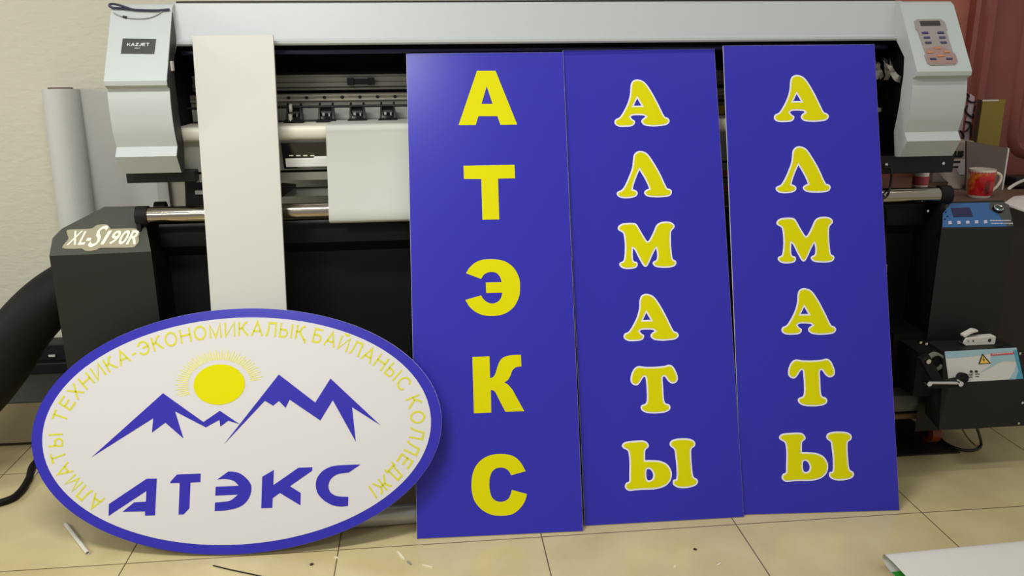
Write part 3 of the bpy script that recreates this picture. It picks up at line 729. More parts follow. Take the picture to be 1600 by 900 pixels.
# ------------------------------------------------------------------ leaning signs
def board_root(name, label, cat, base, yaw, lean, group=None):
    rx = Vector((math.cos(yaw), math.sin(yaw), 0)); bk = Vector((-math.sin(yaw), math.cos(yaw), 0))
    up = Vector((0, 0, 1))*math.cos(lean) + bk*math.sin(lean)
    fr = Frame(base, rx, up)
    o = thing(name, label, cat, base, group); o.rotation_euler = fr.mx().to_euler()
    return o, fr
def panel(parent, W, L, th=.005):
    b = MB().use('edge'); b.box(0, W, 0, L, -th, -.0008); b.use('blue'); b.box(.0006, W-.0006, .0006, L-.0006, -.0009, 0)
    return b.build('board', None, parent, world=False)
S1, f1 = board_root('vertical_sign', 'tall blue sign with five plain yellow letters, nearest the oval board', 'sign', (-.0659, 2.2552, .002), -.0302, .3806)
S2, f2 = board_root('vertical_sign', 'middle one of the three tall blue signs, six rounded yellow letters outlined white', 'sign', (.4445, 2.2683, .002), -.013, .3695, 'tall blue signs with white-edged letters')
S3, f3 = board_root('vertical_sign', 'rightmost of the three tall blue signs, white-edged yellow letters, beside the take-up motor', 'sign', (.9428, 2.2746, .002), -.0621, .3506, 'tall blue signs with white-edged letters')
panel(S1, .5, 1.5)
C = 1
plain = [
 ((700,100), [[(370,88,C),(608,88,C),(885,775,C),(670,778,C),(632,668,C),(388,668,C),(355,780,C),(135,782,C)], [(495,285,C),(570,510,C),(428,510,C)]]),
 ((700,245), [[(197,115,C),(850,103,C),(858,275,C),(640,280,C),(655,802,C),(440,805,C),(425,285,C),(203,283,C)]]),
 ((705,395), [[(190,262,C),(235,190),(310,125),(400,90),(520,82),(640,95),(740,140),(820,220),(870,330),(880,440),(868,560),(810,680),(720,760),(620,798),(510,808),(400,795),(310,755),(235,690),(180,603,C),(382,545,C),(410,590),(460,630),(520,648),(580,635),(630,590),(655,510,C),(448,515,C),(442,380,C),(645,375,C),(625,310),(580,260),(520,245),(460,255),(415,285),(382,335,C)]]),
 ((715,545), [[(188,105,C),(408,95,C),(415,375,C),(455,360),(485,310),(510,230),(540,155),(590,108),(680,82),(810,75,C),(815,225,C),(750,235),(705,270),(680,330),(650,390),(598,433,C),(640,455),(700,520,C),(852,797,C),(612,806,C),(550,690),(490,570),(460,535),(425,525,C),(430,815,C),(208,825,C)]]),
 ((715,700), [[(870,297,C),(685,348,C),(650,290),(600,258),(550,250),(490,262),(440,305),(412,380),(405,450),(412,540),(440,630),(490,675),(550,688),(610,675),(655,640),(685,570),(693,535,C),(888,588,C),(860,680),(800,770),(720,835),(640,860),(540,866),(440,855),(340,810),(260,740),(205,650),(180,540),(178,430),(195,320),(240,220),(320,140),(420,92),(540,75),(650,85),(740,120),(810,190)]]),
]
for org, cs in plain:
    flat('letter', [contour(c, org, 1064/130, f1) for c in cs], 'yellow', S1, .0004)
A_ = [[(510,128),(580,150),(640,205),(720,330),(800,480),(880,640),(925,665),(955,700),(945,740),(900,770),(800,785),(700,788),(610,775),(565,740),(560,705),(578,680),(616,652,C),(590,636),(510,631),(435,636),(408,655,C),(430,685),(468,712),(462,755),(420,785),(320,795),(240,790),(190,760),(180,720),(200,685),(250,660),(300,590),(360,470),(395,350),(405,230),(420,170),(455,138)], [(500,395,C),(560,495,C),(452,497,C)]]
cooper = [
 ((940,110), A_),
 ((945,225), [[(490,98),(560,112),(620,160),(700,280),(780,420),(870,610),(905,628),(940,655),(938,700),(900,735),(800,750),(680,750),(600,738),(558,705),(555,670),(590,640),(622,628,C),(600,570),(550,470),(487,368,C),(450,450),(410,560),(393,636,C),(440,655),(462,690),(445,730),(390,755),(290,765),(210,752),(170,715),(175,675),(235,645),(270,600),(320,500),(380,340),(395,230),(405,160),(440,115)]]),
 ((950,335), [[(330,118),(390,130),(420,165),(480,270),(540,365),(558,375),(585,350),(640,240),(680,150),(740,110),(820,100),(890,112),(932,150),(930,190),(890,240),(882,330),(890,480),(910,620),(950,650),(960,690),(930,730),(860,748),(760,750),(670,738),(630,700),(635,665),(680,635),(690,560),(675,475,C),(640,540),(600,630),(560,715),(525,738),(490,715),(430,610),(380,510),(350,478,C),(348,560),(358,650),(405,670),(418,705),(400,745),(340,765),(250,768),(190,750),(158,710),(170,675),(215,650),(232,560),(235,420),(220,290),(200,255),(145,220),(138,180),(175,140),(240,122)]]),
 ((960-52/9, 450-47/9), A_),
 ((960,560), [[(340,108),(430,118),(560,118),(700,105),(770,88),(830,120),(880,220),(892,290),(870,335),(815,355),(760,325),(712,260,C),(690,255),(678,290),(685,400),(695,560),(715,625),(765,645),(788,685),(770,730),(700,762),(580,775),(460,768),(390,735),(368,690),(385,655),(440,630),(455,560),(450,400),(438,280),(425,258),(405,268,C),(340,365),(290,380),(240,350),(225,290),(240,210),(280,140)]]),
 ((960,675), [[(380,118),(440,130),(478,170),(478,215),(435,260),(432,395,C),(520,395),(640,405),(740,450),(795,530),(808,600),(790,680),(730,750),(640,790),(540,808),(400,812),(300,820),(210,828),(160,800),(145,760),(165,715),(205,690),(208,600),(210,420),(200,310),(180,260),(120,225),(105,185),(140,145),(220,128)], [(455,530),(495,522),(530,560),(545,610),(530,660),(490,680),(460,665),(448,600)]]),
 ((960,675), [[(960,88),(1060,95),(1120,125),(1138,165),(1125,205),(1085,240),(1080,330),(1090,480),(1110,620),(1160,660),(1175,700),(1150,745),(1080,775),(980,790),(890,782),(830,745),(818,700),(835,670),(870,650),(870,480),(850,300),(835,240),(790,205),(775,165),(800,120),(870,95)]]),
]
panel(S2, .5, 1.5)
for org, cs in cooper:
    P = [contour(c, org, 9, f2) for c in cs]
    o = flat('letter', [offset(P[0], .0052)] + [offset(h, -.0052) for h in P[1:]], 'yellow', S2, .0012)
    flat('letter_outline', P, 'edge', o, .0004)
for ch in list(S2.children):
    c = ch.copy(); COL.objects.link(c); c.parent = S3
    for g in ch.children:
        d = g.copy(); COL.objects.link(d); d.parent = c

# narrow white board behind the oval
WL = math.atan2(.215, .80)
pb0 = Vector((0, 2.53, .645)); up = Vector((0, math.sin(WL), math.cos(WL)))
base = pb0 - up*(.645/math.cos(WL))
wf = Frame((0, base.y, 0), (1, 0, 0), up)
cx = [wf.px(300, 58), wf.px(427, 56.5), wf.px(448, 488), wf.px(330, 488)]
ux0, ux1 = (cx[0].x+cx[3].x)/2, (cx[1].x+cx[2].x)/2
WP = thing('white_panel', 'narrow tall blank white board leaning on the printer behind the oval sign', 'board', (0, base.y, .004)); WP.rotation_euler = wf.mx().to_euler()
sl = lambda a, b, v: a.x + (b.x-a.x)*(v-a.y)/(b.y-a.y)
b = MB().use('whitepanel')
vt = cx[0].y
b.sweep([(sl(cx[0], cx[3], 0), 0, -.012), (sl(cx[1], cx[2], 0), 0, -.012), (cx[1].x, vt+.002, -.012), (cx[0].x, vt, -.012)], (0, 0, .012), .0012)
b.build('board', None, WP, world=False)
# oval college sign
OV, fo = board_root('oval_sign', 'large oval white sign with blue rim, mountains and sun, leaning at the left', 'sign', (-.666, 2.233, .0065), -.08, .38)
OC = Vector((.0787, .3568, 0)); OA, OB, ORT = .5985, .3565, math.radians(2.1)
def ell(a, b, n=120, t0=0):
    return [OC + Vector((a*math.cos(t)*math.cos(ORT)-b*math.sin(t)*math.sin(ORT), a*math.cos(t)*math.sin(ORT)+b*math.sin(t)*math.cos(ORT), 0)) for t in [2*math.pi*k/n for k in range(n)]]
b = MB().use('edge'); E = ell(OA, OB); b.sweep([p+Vector((0, 0, -.005)) for p in E], (0, 0, .0042))
b.use('blue'); E = ell(OA-.0003, OB-.0003); b.sweep([p+Vector((0, 0, -.0008)) for p in E], (0, 0, .0008)); ob = b.build('board', None, OV, world=False)
FA, FB = OA-.0315, OB-.0275
flat('white_face', [ell(FA, FB)], 'white', OV, .0004)
mt = []
mt.append(flat('mountains', [contour([p+(1,) for p in L], org, 1376/260, fo) for L, org in (
   ([(20,762),(608,235),(942,473),(1078,380),(1240,490),(1148,462),(1082,510),(1075,455),(962,517),(708,385),(777,608),(628,478),(517,560),(527,442)], (140,570)),
   )], 'blue_letter', OV, .0012))
flat('mountains', [contour([p+(1,) for p in [(55,655),(507,80),(808,312),(934,113),(1345,498),(1112,350),(1143,635),(953,292),(850,460),(597,288),(562,355),(508,298),(460,338),(392,297)]], (340,570), 1376/260, fo)], 'blue_letter', OV, .0013)
sc = 1600/210
brand = [
 ((160,710), [[(80,590,C),(530,288,C),(650,285,C),(628,725,C),(508,728,C),(510,678,C),(240,683,C),(380,570,C),(520,562,C),(525,435,C),(75,732,C)]]),
 ((160,710), [[(810,325,C),(890,238,C),(1172,228,C),(1168,328,C),(1050,335,C),(1038,640,C),(970,712,C),(908,715,C),(922,340,C),(810,342,C)]]),
 ((160,710), [[(1365,300,C),(1500,203,C),(1560,206),(1630,222),(1700,270),(1760,340),(1776,410),(1755,500),(1700,580),(1620,630),(1520,657),(1440,668),(1338,672,C),(1342,572,C),(1440,564),(1530,545),(1615,478,C),(1345,490,C),(1350,385,C),(1624,372,C),(1580,325),(1530,302),(1460,292),(1410,294)]]),
 ((360,710), [[(380,265,C),(518,185,C),(512,365,C),(810,158,C),(978,152,C),(972,195,C),(710,378,C),(838,458,C),(835,605,C),(590,458,C),(505,520,C),(500,635,C),(368,640,C)]]),
 ((360,710), [[(1550,120,C),(1410,215,C),(1350,222),(1270,238),(1200,290),(1168,370),(1185,440),(1230,480),(1300,500),(1405,505,C),(1402,612,C),(1320,620),(1220,605),(1120,550),(1045,470),(1018,380),(1030,290),(1080,215),(1160,160),(1280,130)]]),
]
for org, cs in brand: flat('letter', [contour(c, org, sc, fo) for c in cs], 'blue_letter', OV, .0012)
def sunpt(k, t):
    a, b_ = 40.2*k, 31.6*k; r = math.radians(-5)
    x, y = a*math.cos(t), -b_*math.sin(t)
    return fo.px(342.7+x*math.cos(r)-y*math.sin(r), 600.8+x*math.sin(r)+y*math.cos(r))
flat('sun_disc', [[sunpt(1, 2*math.pi*k/64) for k in range(64)]], 'yellow', OV, .0012)
b = MB().use('rays')
NR = 47
for k in range(NR):
    t = math.radians(3+192*k/(NR-1)); h = math.radians(1.25)
    ko = 1.72 if k % 2 else 1.62
    b.sweep([p+Vector((0, 0, .0007)) for p in (sunpt(1.22, t-h), sunpt(1.22, t+h), sunpt(ko, t+h*.45), sunpt(ko, t-h*.45))], (0, 0, .0006))
b.build('sun_rays', None, OV, world=False)
# ring lettering, each word between the places where its first and last letter stand
BA, BB = FA-.060, FB-.055
NT = 720
arcp = [OC + Vector((BA*math.cos(t)*math.cos(ORT)-BB*math.sin(t)*math.sin(ORT), BA*math.cos(t)*math.sin(ORT)+BB*math.sin(t)*math.cos(ORT), 0)) for t in [2*math.pi*k/NT for k in range(NT+1)]]
cum = [0.0]
for i in range(NT): cum.append(cum[-1]+(arcp[i+1]-arcp[i]).length)
def near(px, py):
    q = fo.px(px, py); d = q-OC
    a = math.atan2((-d.x*math.sin(ORT)+d.y*math.cos(ORT))/BB, (d.x*math.cos(ORT)+d.y*math.sin(ORT))/BA) % (2*math.pi)
    f = a/(2*math.pi)*NT; i = int(f); return cum[i]+(cum[i+1]-cum[i])*(f-i)
def arc_at(s):
    s %= cum[-1]
    for i in range(NT):
        if cum[i+1] >= s:
            f = (s-cum[i])/(cum[i+1]-cum[i]); p = arcp[i].lerp(arcp[i+1], f); t = (arcp[i+1]-arcp[i]).normalized(); return p, t
CAPH = .0425
for word, a, z_ in (('АЛМАТЫ', (143, 781), (84, 688)), ('ТЕХНИКА-ЭКОНОМИКАЛЫҚ', (88, 653), (473, 524)), ('БАЙЛАНЫС', (500, 529), (636, 602)), ('КОЛЛЕДЖІ', (652, 629), (587.5, 764))):
    s0, s1 = near(*a), near(*z_)
    if s0 < s1: s0 += cum[-1]                      # clockwise: arc length falls
    ws = [STROKES[ch][0]*CAPH+.0085 for ch in word]; cs = [0.0]
    for i in range(1, len(word)): cs.append(cs[-1]+(ws[i-1]+ws[i])/2)
    k = (s0-s1)/cs[-1]
    for ch, c in zip(word, cs):
        p, t = arc_at(s0-c*k); t = -t; nrm = Vector((-t.y, t.x, 0))
        R = Matrix((t, nrm, Vector((0, 0, 1)))).transposed().to_4x4(); R.translation = p+Vector((0, 0, .0007))
        b = MB().use('ringyellow'); letter(b, ch, R @ Matrix.Diagonal((CAPH*min(1.06, max(.8, k)), CAPH, 1, 1)) @ Matrix.Translation((-STROKES[ch][0]/2, 0, 0)), .138); b.build('ring_letter', None, OV, world=False)

# ------------------------------------------------------------------ things on the left
ZB, ZS = at(25, 629, 3.05).z, at(20, 692, 3.05).z
b = MB().use('roll'); tp_ = Vector((-1.331, 3.372, 1.275)); bt_ = Vector((-1.325, 3.30, ZB+.005)); b.cyl(bt_, tp_, .0635, 40, cap=False)
ax = (tp_-bt_).normalized(); a1 = ax.orthogonal().normalized(); a2 = ax.cross(a1)
b.grid([[c+(a1*math.cos(t)+a2*math.sin(t))*r for t in [2*math.pi*k/40 for k in range(40)]] for c, r in ((tp_, .0635), (tp_+ax*.001, .042))], True)
wr = tag(b.build('paper_roll', None, None, True), 'tall white roll of media standing against the cream wall at left', 'roll')
b = MB().use('tubehole'); b.grid([[c+(a1*math.cos(t)+a2*math.sin(t))*r for t in [2*math.pi*k/32 for k in range(32)]] for c, r in ((bt_, .042), (tp_+ax*.006, .042), (tp_+ax*.006, .038), (bt_, .038))], True); b.build('core_tube', None, wr, True)
b = MB().use('roll')
xr_ = at(247, 300, 3.40).x
pl = smooth([Vector((x, y, 0)) for x, y in ((-1.325, 3.372), (-1.285, 3.385), (-1.22, 3.400), (-1.10, 3.408), (-1.0, 3.405), (xr_, 3.392))], 6)
def zz(i): return 1.272-.0025*math.sin(i*.5)
b.grid([[Vector((p.x, p.y, ZB+.003)) for p in pl], [Vector((p.x, p.y, zz(i))) for i, p in enumerate(pl)], [Vector((p.x, p.y+.0012, zz(i))) for i, p in enumerate(pl)], [Vector((p.x, p.y+.0012, ZB+.003)) for p in pl]], False, True)
b.build('loose_sheet', None, wr, True)
lb = thing('storage_box', 'low beige box with scratched black top on the floor by the left wall', 'box', (-1.7, 3.2, 0))
b = MB().use('beige'); b.box(-2.4, -.85, 3.05, 3.42, ZS, ZB-.004); b.build('body', None, lb)
b = MB().use('scratched'); b.box(-2.40, -.85, 3.05, 3.43, ZB-.004, ZB); b.build('lid', None, lb)
b = MB().use('dark')
for x in (-2.3, -1.0): b.box(x-.05, x+.05, 3.08, 3.4, 0, ZS)
b.build('skid', None, lb)
tb = thing('toolbox', 'black flat case on the low box, half hidden by the thick black hose', 'case', (-1.65, 3.38, ZB))
b = MB().use('dark'); b.box(-1.95, -1.42, 3.335, 3.435, ZB, ZB+.045, .004); b.box(-1.95, -1.42, 3.345, 3.435, ZB+.05, ZB+.12, .004); b.box(-1.93, -1.44, 3.35, 3.43, ZB+.042, ZB+.053); b.build('case_shell', None, tb)
b = MB().use('labelgrey'); q = at(81, 556, 3.333); b.box(q.x-.012, q.x+.012, 3.331, 3.337, q.z-.004, q.z+.004); b.build('latch', None, tb)
b = MB().use('rubber')
b.tube([(-1.0, 2.96, .70), (-1.13, 2.90, .685), (-1.235, 2.83, .63), (-1.335, 2.80, .535), (-1.42, 2.78, .42), (-1.53, 2.76, .31), (-1.70, 2.74, .20), (-1.95, 2.72, .12), (-2.2, 2.7, .105)], lambda t: .078+.022*min(1, t*1.6), 24, 8)
tag(b.build('thick_hose', None, None, True), 'thick black padded hose curving out of the left stand cabinet', 'hose')
b = MB().use('rubber')
b.tube([onz(70, 700, .012)+Vector((.05, .1, 0)), onz(56, 722, .012), onz(45, 748, .012), onz(30, 770, .012), onz(8, 783, .012), onz(-60, 800, .012)], .0115, 14, 8)
tag(b.build('floor_hose', None, None, True), 'thin black hose on the tiles at the left edge of the oval sign', 'hose')
b = MB().use('clearplastic')
b.tube([onz(66, 728, .003), onz(58, 737, .003), onz(50, 748, .003), onz(45, 760, .003)], .0025, 8, 6)
tag(b.build('thin_white_wire', None, None, True), 'thin white wire on the floor beside the thin black hose', 'wire')
q0, q1 = onz(103, 819, .006), onz(137, 864, .006)
ax = (q1-q0).normalized(); sd = ax.cross(Vector((0, 0, 1)))*.0065
b = MB().use('clearplastic')
b.grid([[c+sd*math.cos(t)*r+Vector((0, 0, .0055))*math.sin(t)*r for t in [2*math.pi*k/14 for k in range(14)]] for c, r in ((q0, .75), (q0, 1), (q1, 1), (q1, .75), (q0, .75))], True)
tag(b.build('plastic_tube', None, None, True), 'short milky plastic tube on the floor below the oval sign', 'tube')
b = MB().use('silverroll'); b.cyl((-.40, 2.345, .033), (1.25, 2.385, .033), .032, 32)
tag(b.build('film_roll', None, None, True), 'silvery roll of film lying on the floor behind the oval sign', 'roll')
b = MB().use('dark'); b.tube([onz(333, 883.5, .002), onz(360, 890, .002), onz(402, 899, .002), onz(460, 912, .002)], .0018, 8)
tag(b.build('black_wire', None, None, True), 'thin black wire on the floor in front of the oval sign', 'wire')
def sliver(px0, py0, px1, py1, wd, m, label, name='plastic_scrap', cat='scrap', grp=None, h=.003):
    a, c = onz(px0, py0), onz(px1, py1); ax = (c-a).normalized(); s = ax.cross(Vector((0, 0, 1)))*wd
    b = MB().use(m); b.hull([a+s*.6, a-s*.4, c+s*.4, c-s*.6, (a+c)/2+s, (a+c)/2-s] + [p+Vector((0, 0, h)) for p in (a+s*.5, a-s*.3, c+s*.3, c-s*.5, (a+c)/2+s*.8, (a+c)/2-s*.8)])
    tag(b.build(name), label, cat, grp)
G = 'pale plastic scraps on the floor'
sliver(621, 862, 632, 875, .004, 'debris', 'longest pale scrap on the floor below the plain-lettered blue sign', grp=G)
sliver(637, 877, 642, 883, .004, 'tan', 'greyish scrap just right of the longest pale scrap', grp=G)
sliver(660, 883, 676, 887, .002, 'debris', 'thin pale sliver right of the longest scrap on the floor', grp=G)
sliver(523, 871, 529, 872.5, .003, 'debris', 'tiny pale scrap on the grout line below the oval sign', grp=G)
sliver(1121, 884, 1126, 881, .003, 'debris', 'pale scrap below the middle blue sign', grp=G)
sliver(1053, 885, 1056, 887, .003, 'debris', 'small pale fleck left of the scrap below the middle sign', grp=G)
sliver(484, 883, 490, 882, .0045, 'dirt', 'dark crumb on the floor in front of the oval sign', 'dark_crumb', 'crumb', h=.004)
sliver(1084, 858, 1088, 860, .004, 'dirt', 'dark crumb on the floor below the middle blue sign', 'dark_crumb', 'crumb', h=.004)

# ------------------------------------------------------------------ things on the right
DZ = .872
dk = thing('side_desk', 'brown desk in the right corner carrying the floral mug and papers', 'desk', (2.3, 3.05, 0))
b = MB().use('deskwood'); b.box(1.64, 3.1, 2.79, 3.37, DZ-.025, DZ, .003); b.build('desk_top', None, dk)
for x in (1.98, 3.04):
    b = MB().use('deskdark'); b.box(x, x+.04, 2.84, 3.36, 0, DZ-.025); b.build('side_panel', None, dk)
b = MB().use('deskdark'); b.box(2.02, 3.04, 2.86, 2.88, .1, DZ-.025); b.build('front_panel', None, dk)
# mug
mc = Vector((at(1530.5, 300, 2.88).x, 2.88, DZ)); s = .86*(at(1553, 285, 2.88).x-at(1511, 285, 2.88).x)/2
mug = thing('floral_mug', 'white mug with red and orange flower pattern standing on the right desk', 'mug', mc)
H = at(1531, 264, mc.y).z-DZ
def mug_material():
    m = mat('floral_glaze', '#d8622c', .2, 0, .5); nt = m.node_tree; b_ = nt.nodes['Principled BSDF']
    g = nt.nodes.new('ShaderNodeNewGeometry')
    n = nt.nodes.new('ShaderNodeTexNoise'); n.inputs['Scale'].default_value = 26; n.inputs['Detail'].default_value = 2
    mp = nt.nodes.new('ShaderNodeMapping'); mp.inputs['Location'].default_value = (-mc.x+.006, -mc.y+s, -mc.z-.035)
    ln = nt.nodes.new('ShaderNodeVectorMath'); ln.operation = 'LENGTH'
    nt.links.new(g.outputs['Position'], n.inputs['Vector']); nt.links.new(g.outputs['Position'], mp.inputs['Vector']); nt.links.new(mp.outputs['Vector'], ln.inputs[0])
    ad = nt.nodes.new('ShaderNodeMath'); ad.operation = 'MULTIPLY_ADD'; ad.inputs[1].default_value = 11
    s2 = nt.nodes.new('ShaderNodeMath'); s2.operation = 'MULTIPLY_ADD'; s2.inputs[1].default_value = .9; s2.inputs[2].default_value = -.45
    nt.links.new(n.outputs['Fac'], s2.inputs[0]); nt.links.new(ln.outputs['Value'], ad.inputs[0]); nt.links.new(s2.outputs[0], ad.inputs[2])
    rp = nt.nodes.new('ShaderNodeValToRGB'); e = rp.color_ramp.elements
    e[0].position = .12; e[0].color = lin('#6e0f12'); e[1].position = .95; e[1].color = lin('#e8d9b0')
    for p_, c_ in ((.25, '#c21a1e'), (.52, '#d22a20'), (.64, '#e07a30'), (.82, '#d9692c')):
        k = e.new(p_); k.color = lin(c_)
    nt.links.new(ad.outputs[0], rp.inputs[0]); nt.links.new(rp.outputs['Color'], b_.inputs['Base Color'])
    return m
M['mugprint'] = mug_material()
prof = [(.72, 0), (.78, .01), (.80, .03), (.86, .10), (.93, .30), (.97, .6), (1, .97), (1, 1), (.93, 1), (.91, .6), (.80, .12), (.1, .09)]
b = MB().use('mugwhite'); b.lathe([(s*r, H*z) for r, z in prof], mc, 40); body = b.build('body', None, mug, True)
b = MB().use('mugprint'); b.grid([[mc+Vector((s*r*1.012*math.cos(2*math.pi*k/40), s*r*1.012*math.sin(2*math.pi*k/40), H*z)) for k in range(40)] for r, z in ((.86, .10), (.93, .30), (.97, .6), (.995, .92))], True); b.build('flower_print', None, body, True)
b = MB().use('red'); 
for k in range(26):
    t = 2*math.pi*k/26; p = mc+Vector((s*1.018*math.cos(t), s*1.018*math.sin(t), H*.90)); b.cyl(p-Vector((math.cos(t), math.sin(t), 0))*.004, p+Vector((math.cos(t), math.sin(t), 0))*.0006, .0035, 8)
b.build('rim_dots', None, body)
b = MB().use('mugwhite'); b.tube([mc+Vector((s*.93, 0, H*.78)), mc+Vector((s*1.25, 0, H*.84)), mc+Vector((s*1.62, 0, H*.76)), mc+Vector((s*1.68, 0, H*.58)), mc+Vector((s*1.42, 0, H*.36)), mc+Vector((s*.88, 0, H*.17))], .0052, 12, 8); b.build('handle', None, mug, True)
# leaning taupe board with white edge
q = [at(1511, 221, 3.10), at(1575, 232, 3.10)]
b = MB().use('greyboard'); zt_ = q[0].z
base_l, base_r = at(1508, 312, 3.02), at(1562, 316, 3.02)
b.sweep([Vector((base_l.x, 3.02, DZ)), Vector((base_r.x, 3.02, DZ)), q[1], q[0]], (0, .012, .002))
lbd = tag(b.build('leaning_board'), 'taupe board with white edge leaning upright behind the floral mug', 'board')
b = MB().use('whiteedge'); b.sweep([Vector((base_r.x, 3.018, DZ)), Vector((base_r.x+.005, 3.018, DZ)), q[1]+Vector((.005, -.002, 0)), q[1]+Vector((0, -.002, 0))], (0, .014, .002)); b.build('edge_strip', None, lbd)
# olive box
q0, q1 = at(1536, 156, 3.25), at(1571, 158, 3.25); q2, q3 = at(1530, 225, 3.25), at(1566, 232, 3.25)
ol = thing('olive_box', 'olive yellow card box standing behind the taupe board', 'box', (q2.x, 3.25, DZ))
b = MB().use('olive'); b.box(q0.x, q1.x, 3.25, 3.28, DZ, q0.z); b.build('front_face', None, ol)
b = MB().use('olivedark'); b.box(q0.x-.003, q0.x-.0002, 3.252, 3.28, DZ, q0.z); b.build('spine', None, ol)
b = MB().use('whiteedge'); b.box(q0.x-.002, q1.x-.03, 3.249, 3.251, q0.z-.006, q0.z); b.build('top_edge', None, ol)
# floral paper on lavender, and carton
q0, q1, q2 = at(1498, 140, 3.40), at(1529, 155, 3.40), at(1520, 225, 3.40)
b = MB().use('floral'); b.sweep([(q0.x-.06, 3.40, q0.z+.02), (q0.x+.02, 3.40, q0.z), (q1.x, 3.40, q1.z), (q1.x+.005, 3.40, .9), (q0.x-.06, 3.40, .9)], (0, .002, 0))
fl = tag(b.build('patterned_paper'), 'lavender paper with black branch pattern on the wall behind the right printer cover', 'paper')
b = MB().use('black'); rr = random.Random(8)
for pts in ([(1508,145),(1514,150),(1512,156),(1520,160),(1526,158)], [(1512,165),(1508,172),(1514,180),(1522,184),(1520,178)], [(1508,190),(1516,192),(1514,200),(1508,206)], [(1524,165),(1522,174)], [(1500,204),(1506,212),(1503,220)], [(1519,195),(1517,205),(1518,215)]):
    b.tube([at(x, y, 3.395-.0) for x, y in pts], .0035, 6, 5)
b.build('branch_print', None, fl, True)
c0, c1 = at(1470, 215, 3.28), at(1509, 215, 3.28)
ct = thing('carton', 'pale carton with dark lettering beside the right printer cover', 'carton', (c0.x, 3.3, DZ))
b = MB().use('bag'); b.box(c0.x-.05, c1.x, 3.22, 3.34, DZ, at(1509, 218, 3.28).z, .004); b.build('carton_body', None, ct)
b = MB().use('whiteedge'); e0 = at(1482, 250, 3.218); b.box(e0.x, c1.x-.006, 3.217, 3.221, DZ+.03, e0.z); b.build('carton_label', None, ct)
tf2 = Frame(at(1497.5, 245, 3.2185), (1, 0, 0), (0, 0, 1))
flat('carton_text', None, 'black', ct, .001, fr=tf2, me=curve_mesh(None, .001, 'us', .048, 0, .002))
b = MB().use('black')
for row, xa_, xb_ in ((253, 1484, 1500), (261, 1482, 1497)):
    a_, c_ = at(xa_, row, 3.217), at(xb_, row, 3.217); b.box(a_.x, c_.x, 3.215, 3.2175, a_.z-.0035, a_.z+.0035)
b.build('carton_caption', None, ct)
# crumpled paper beside the mug
b = MB().use('bag'); c = onz(1492, 300, DZ+.02)
rows = []
pA = [at(1466, 268, 3.15), at(1478, 262, 3.16), at(1489, 262, 3.17), at(1497, 268, 3.18)]
for k in range(6):
    t = k/5; rows.append([Vector((p.x+.004*math.sin(3*k+i), p.y-.10*t+.012*math.sin(2.3*i+1.7*k), p.z*(1-t)+(DZ+.004)*t)) for i, p in enumerate(pA)])
b.grid(rows); 
o = tag(b.build('crumpled_paper', None, None, True), 'crumpled pale plastic sheet on the desk behind the right end of the steel roller', 'paper')
md = o.modifiers.new('thickness', 'SOLIDIFY'); md.thickness = .002
# small labelled bottle
bq = at(1437, 292, 2.93); bc = Vector((bq.x, 2.93, DZ)); r_ = (at(1448, 280, 2.93).x-at(1426, 280, 2.93).x)/2; hb = at(1437, 262, 2.93).z-DZ
bo = thing('small_jar', 'small white jar with a red and navy label under the right end of the printer', 'jar', bc)
b = MB().use('mugwhite'); b.lathe([(r_*.95, 0), (r_, .004), (r_, hb*.82), (r_*.85, hb*.9), (r_*.6, hb*.93)], bc, 28); b.build('body', None, bo, True)
b = MB().use('whiteedge'); b.lathe([(r_*.72, hb*.92), (r_*.72, hb*1.05), (r_*.6, hb*1.06)], bc, 24); b.build('lid', None, bo, True)
b = MB().use('red'); b.lathe([(r_*1.02, hb*.42), (r_*1.02, hb*.72)], bc, 28); b.use('navy'); b.lathe([(r_*1.02, hb*.22), (r_*1.02, hb*.34)], bc, 28); b.build('label_band', None, bo, True)
# papers and metal rod at the right desk edge
b = MB().use('whiteedge')
b.sweep([onz(1568, 320, DZ), onz(1606, 333, DZ), onz(1660, 330, DZ), onz(1640, 305, DZ), onz(1584, 309, DZ)], (0, 0, .006)); tag(b.build('paper_stack'), 'stack of loose white papers on the right edge of the desk', 'papers')
b = MB().use('dark'); c2 = at(1583, 306, 3.05); b.box(c2.x-.02, c2.x+.12, 3.02, 3.10, DZ+.0065, DZ+.045, .006); tag(b.build('black_holder'), 'small black gadget lying on the loose papers by the taupe board', 'gadget')
b = MB().use('labelgrey'); b.tube([onz(1577, 294, DZ+.052), onz(1588, 287, DZ+.054), onz(1602, 281, DZ+.056), onz(1620, 276, DZ+.058)], .0055, 10); tag(b.build('metal_rod', None, None, True), 'pale metal rod resting on the black gadget at the right edge', 'rod')
# stapler on the take-up box
TZ = TZ+.001
st = onz(1532, 541, TZ)
stp = thing('stapler', 'cream stapler lying open on top of the take-up motor box', 'stapler', st)
x0_, x1_ = onz(1503, 540, TZ).x, onz(1560, 541, TZ).x; yb = st.y+.01
L_ = x1_-x0_
b = MB().use('stapler')
b.sweep([(x0_+.012, yb, TZ), (x1_-.003, yb, TZ), (x1_, yb, TZ+.004), (x1_, yb, TZ+.026), (x1_-.004, yb, TZ+.03), (x0_+.012, yb, TZ+.027), (x0_+.002, yb, TZ+.016), (x0_+.002, yb, TZ+.008)], (0, .026, 0), .0015)
b.build('base', None, stp)
b = MB().use('stapler')
b.sweep([(x0_+.004, yb+.004, TZ+.026), (x0_+.03, yb+.004, TZ+.043), (x0_+.052, yb+.004, TZ+.046), (x0_+.05, yb+.004, TZ+.052), (x0_+.035, yb+.004, TZ+.054), (x0_+.002, yb+.004, TZ+.036)], (0, .02, 0), .0012); b.build('lever', None, stp)
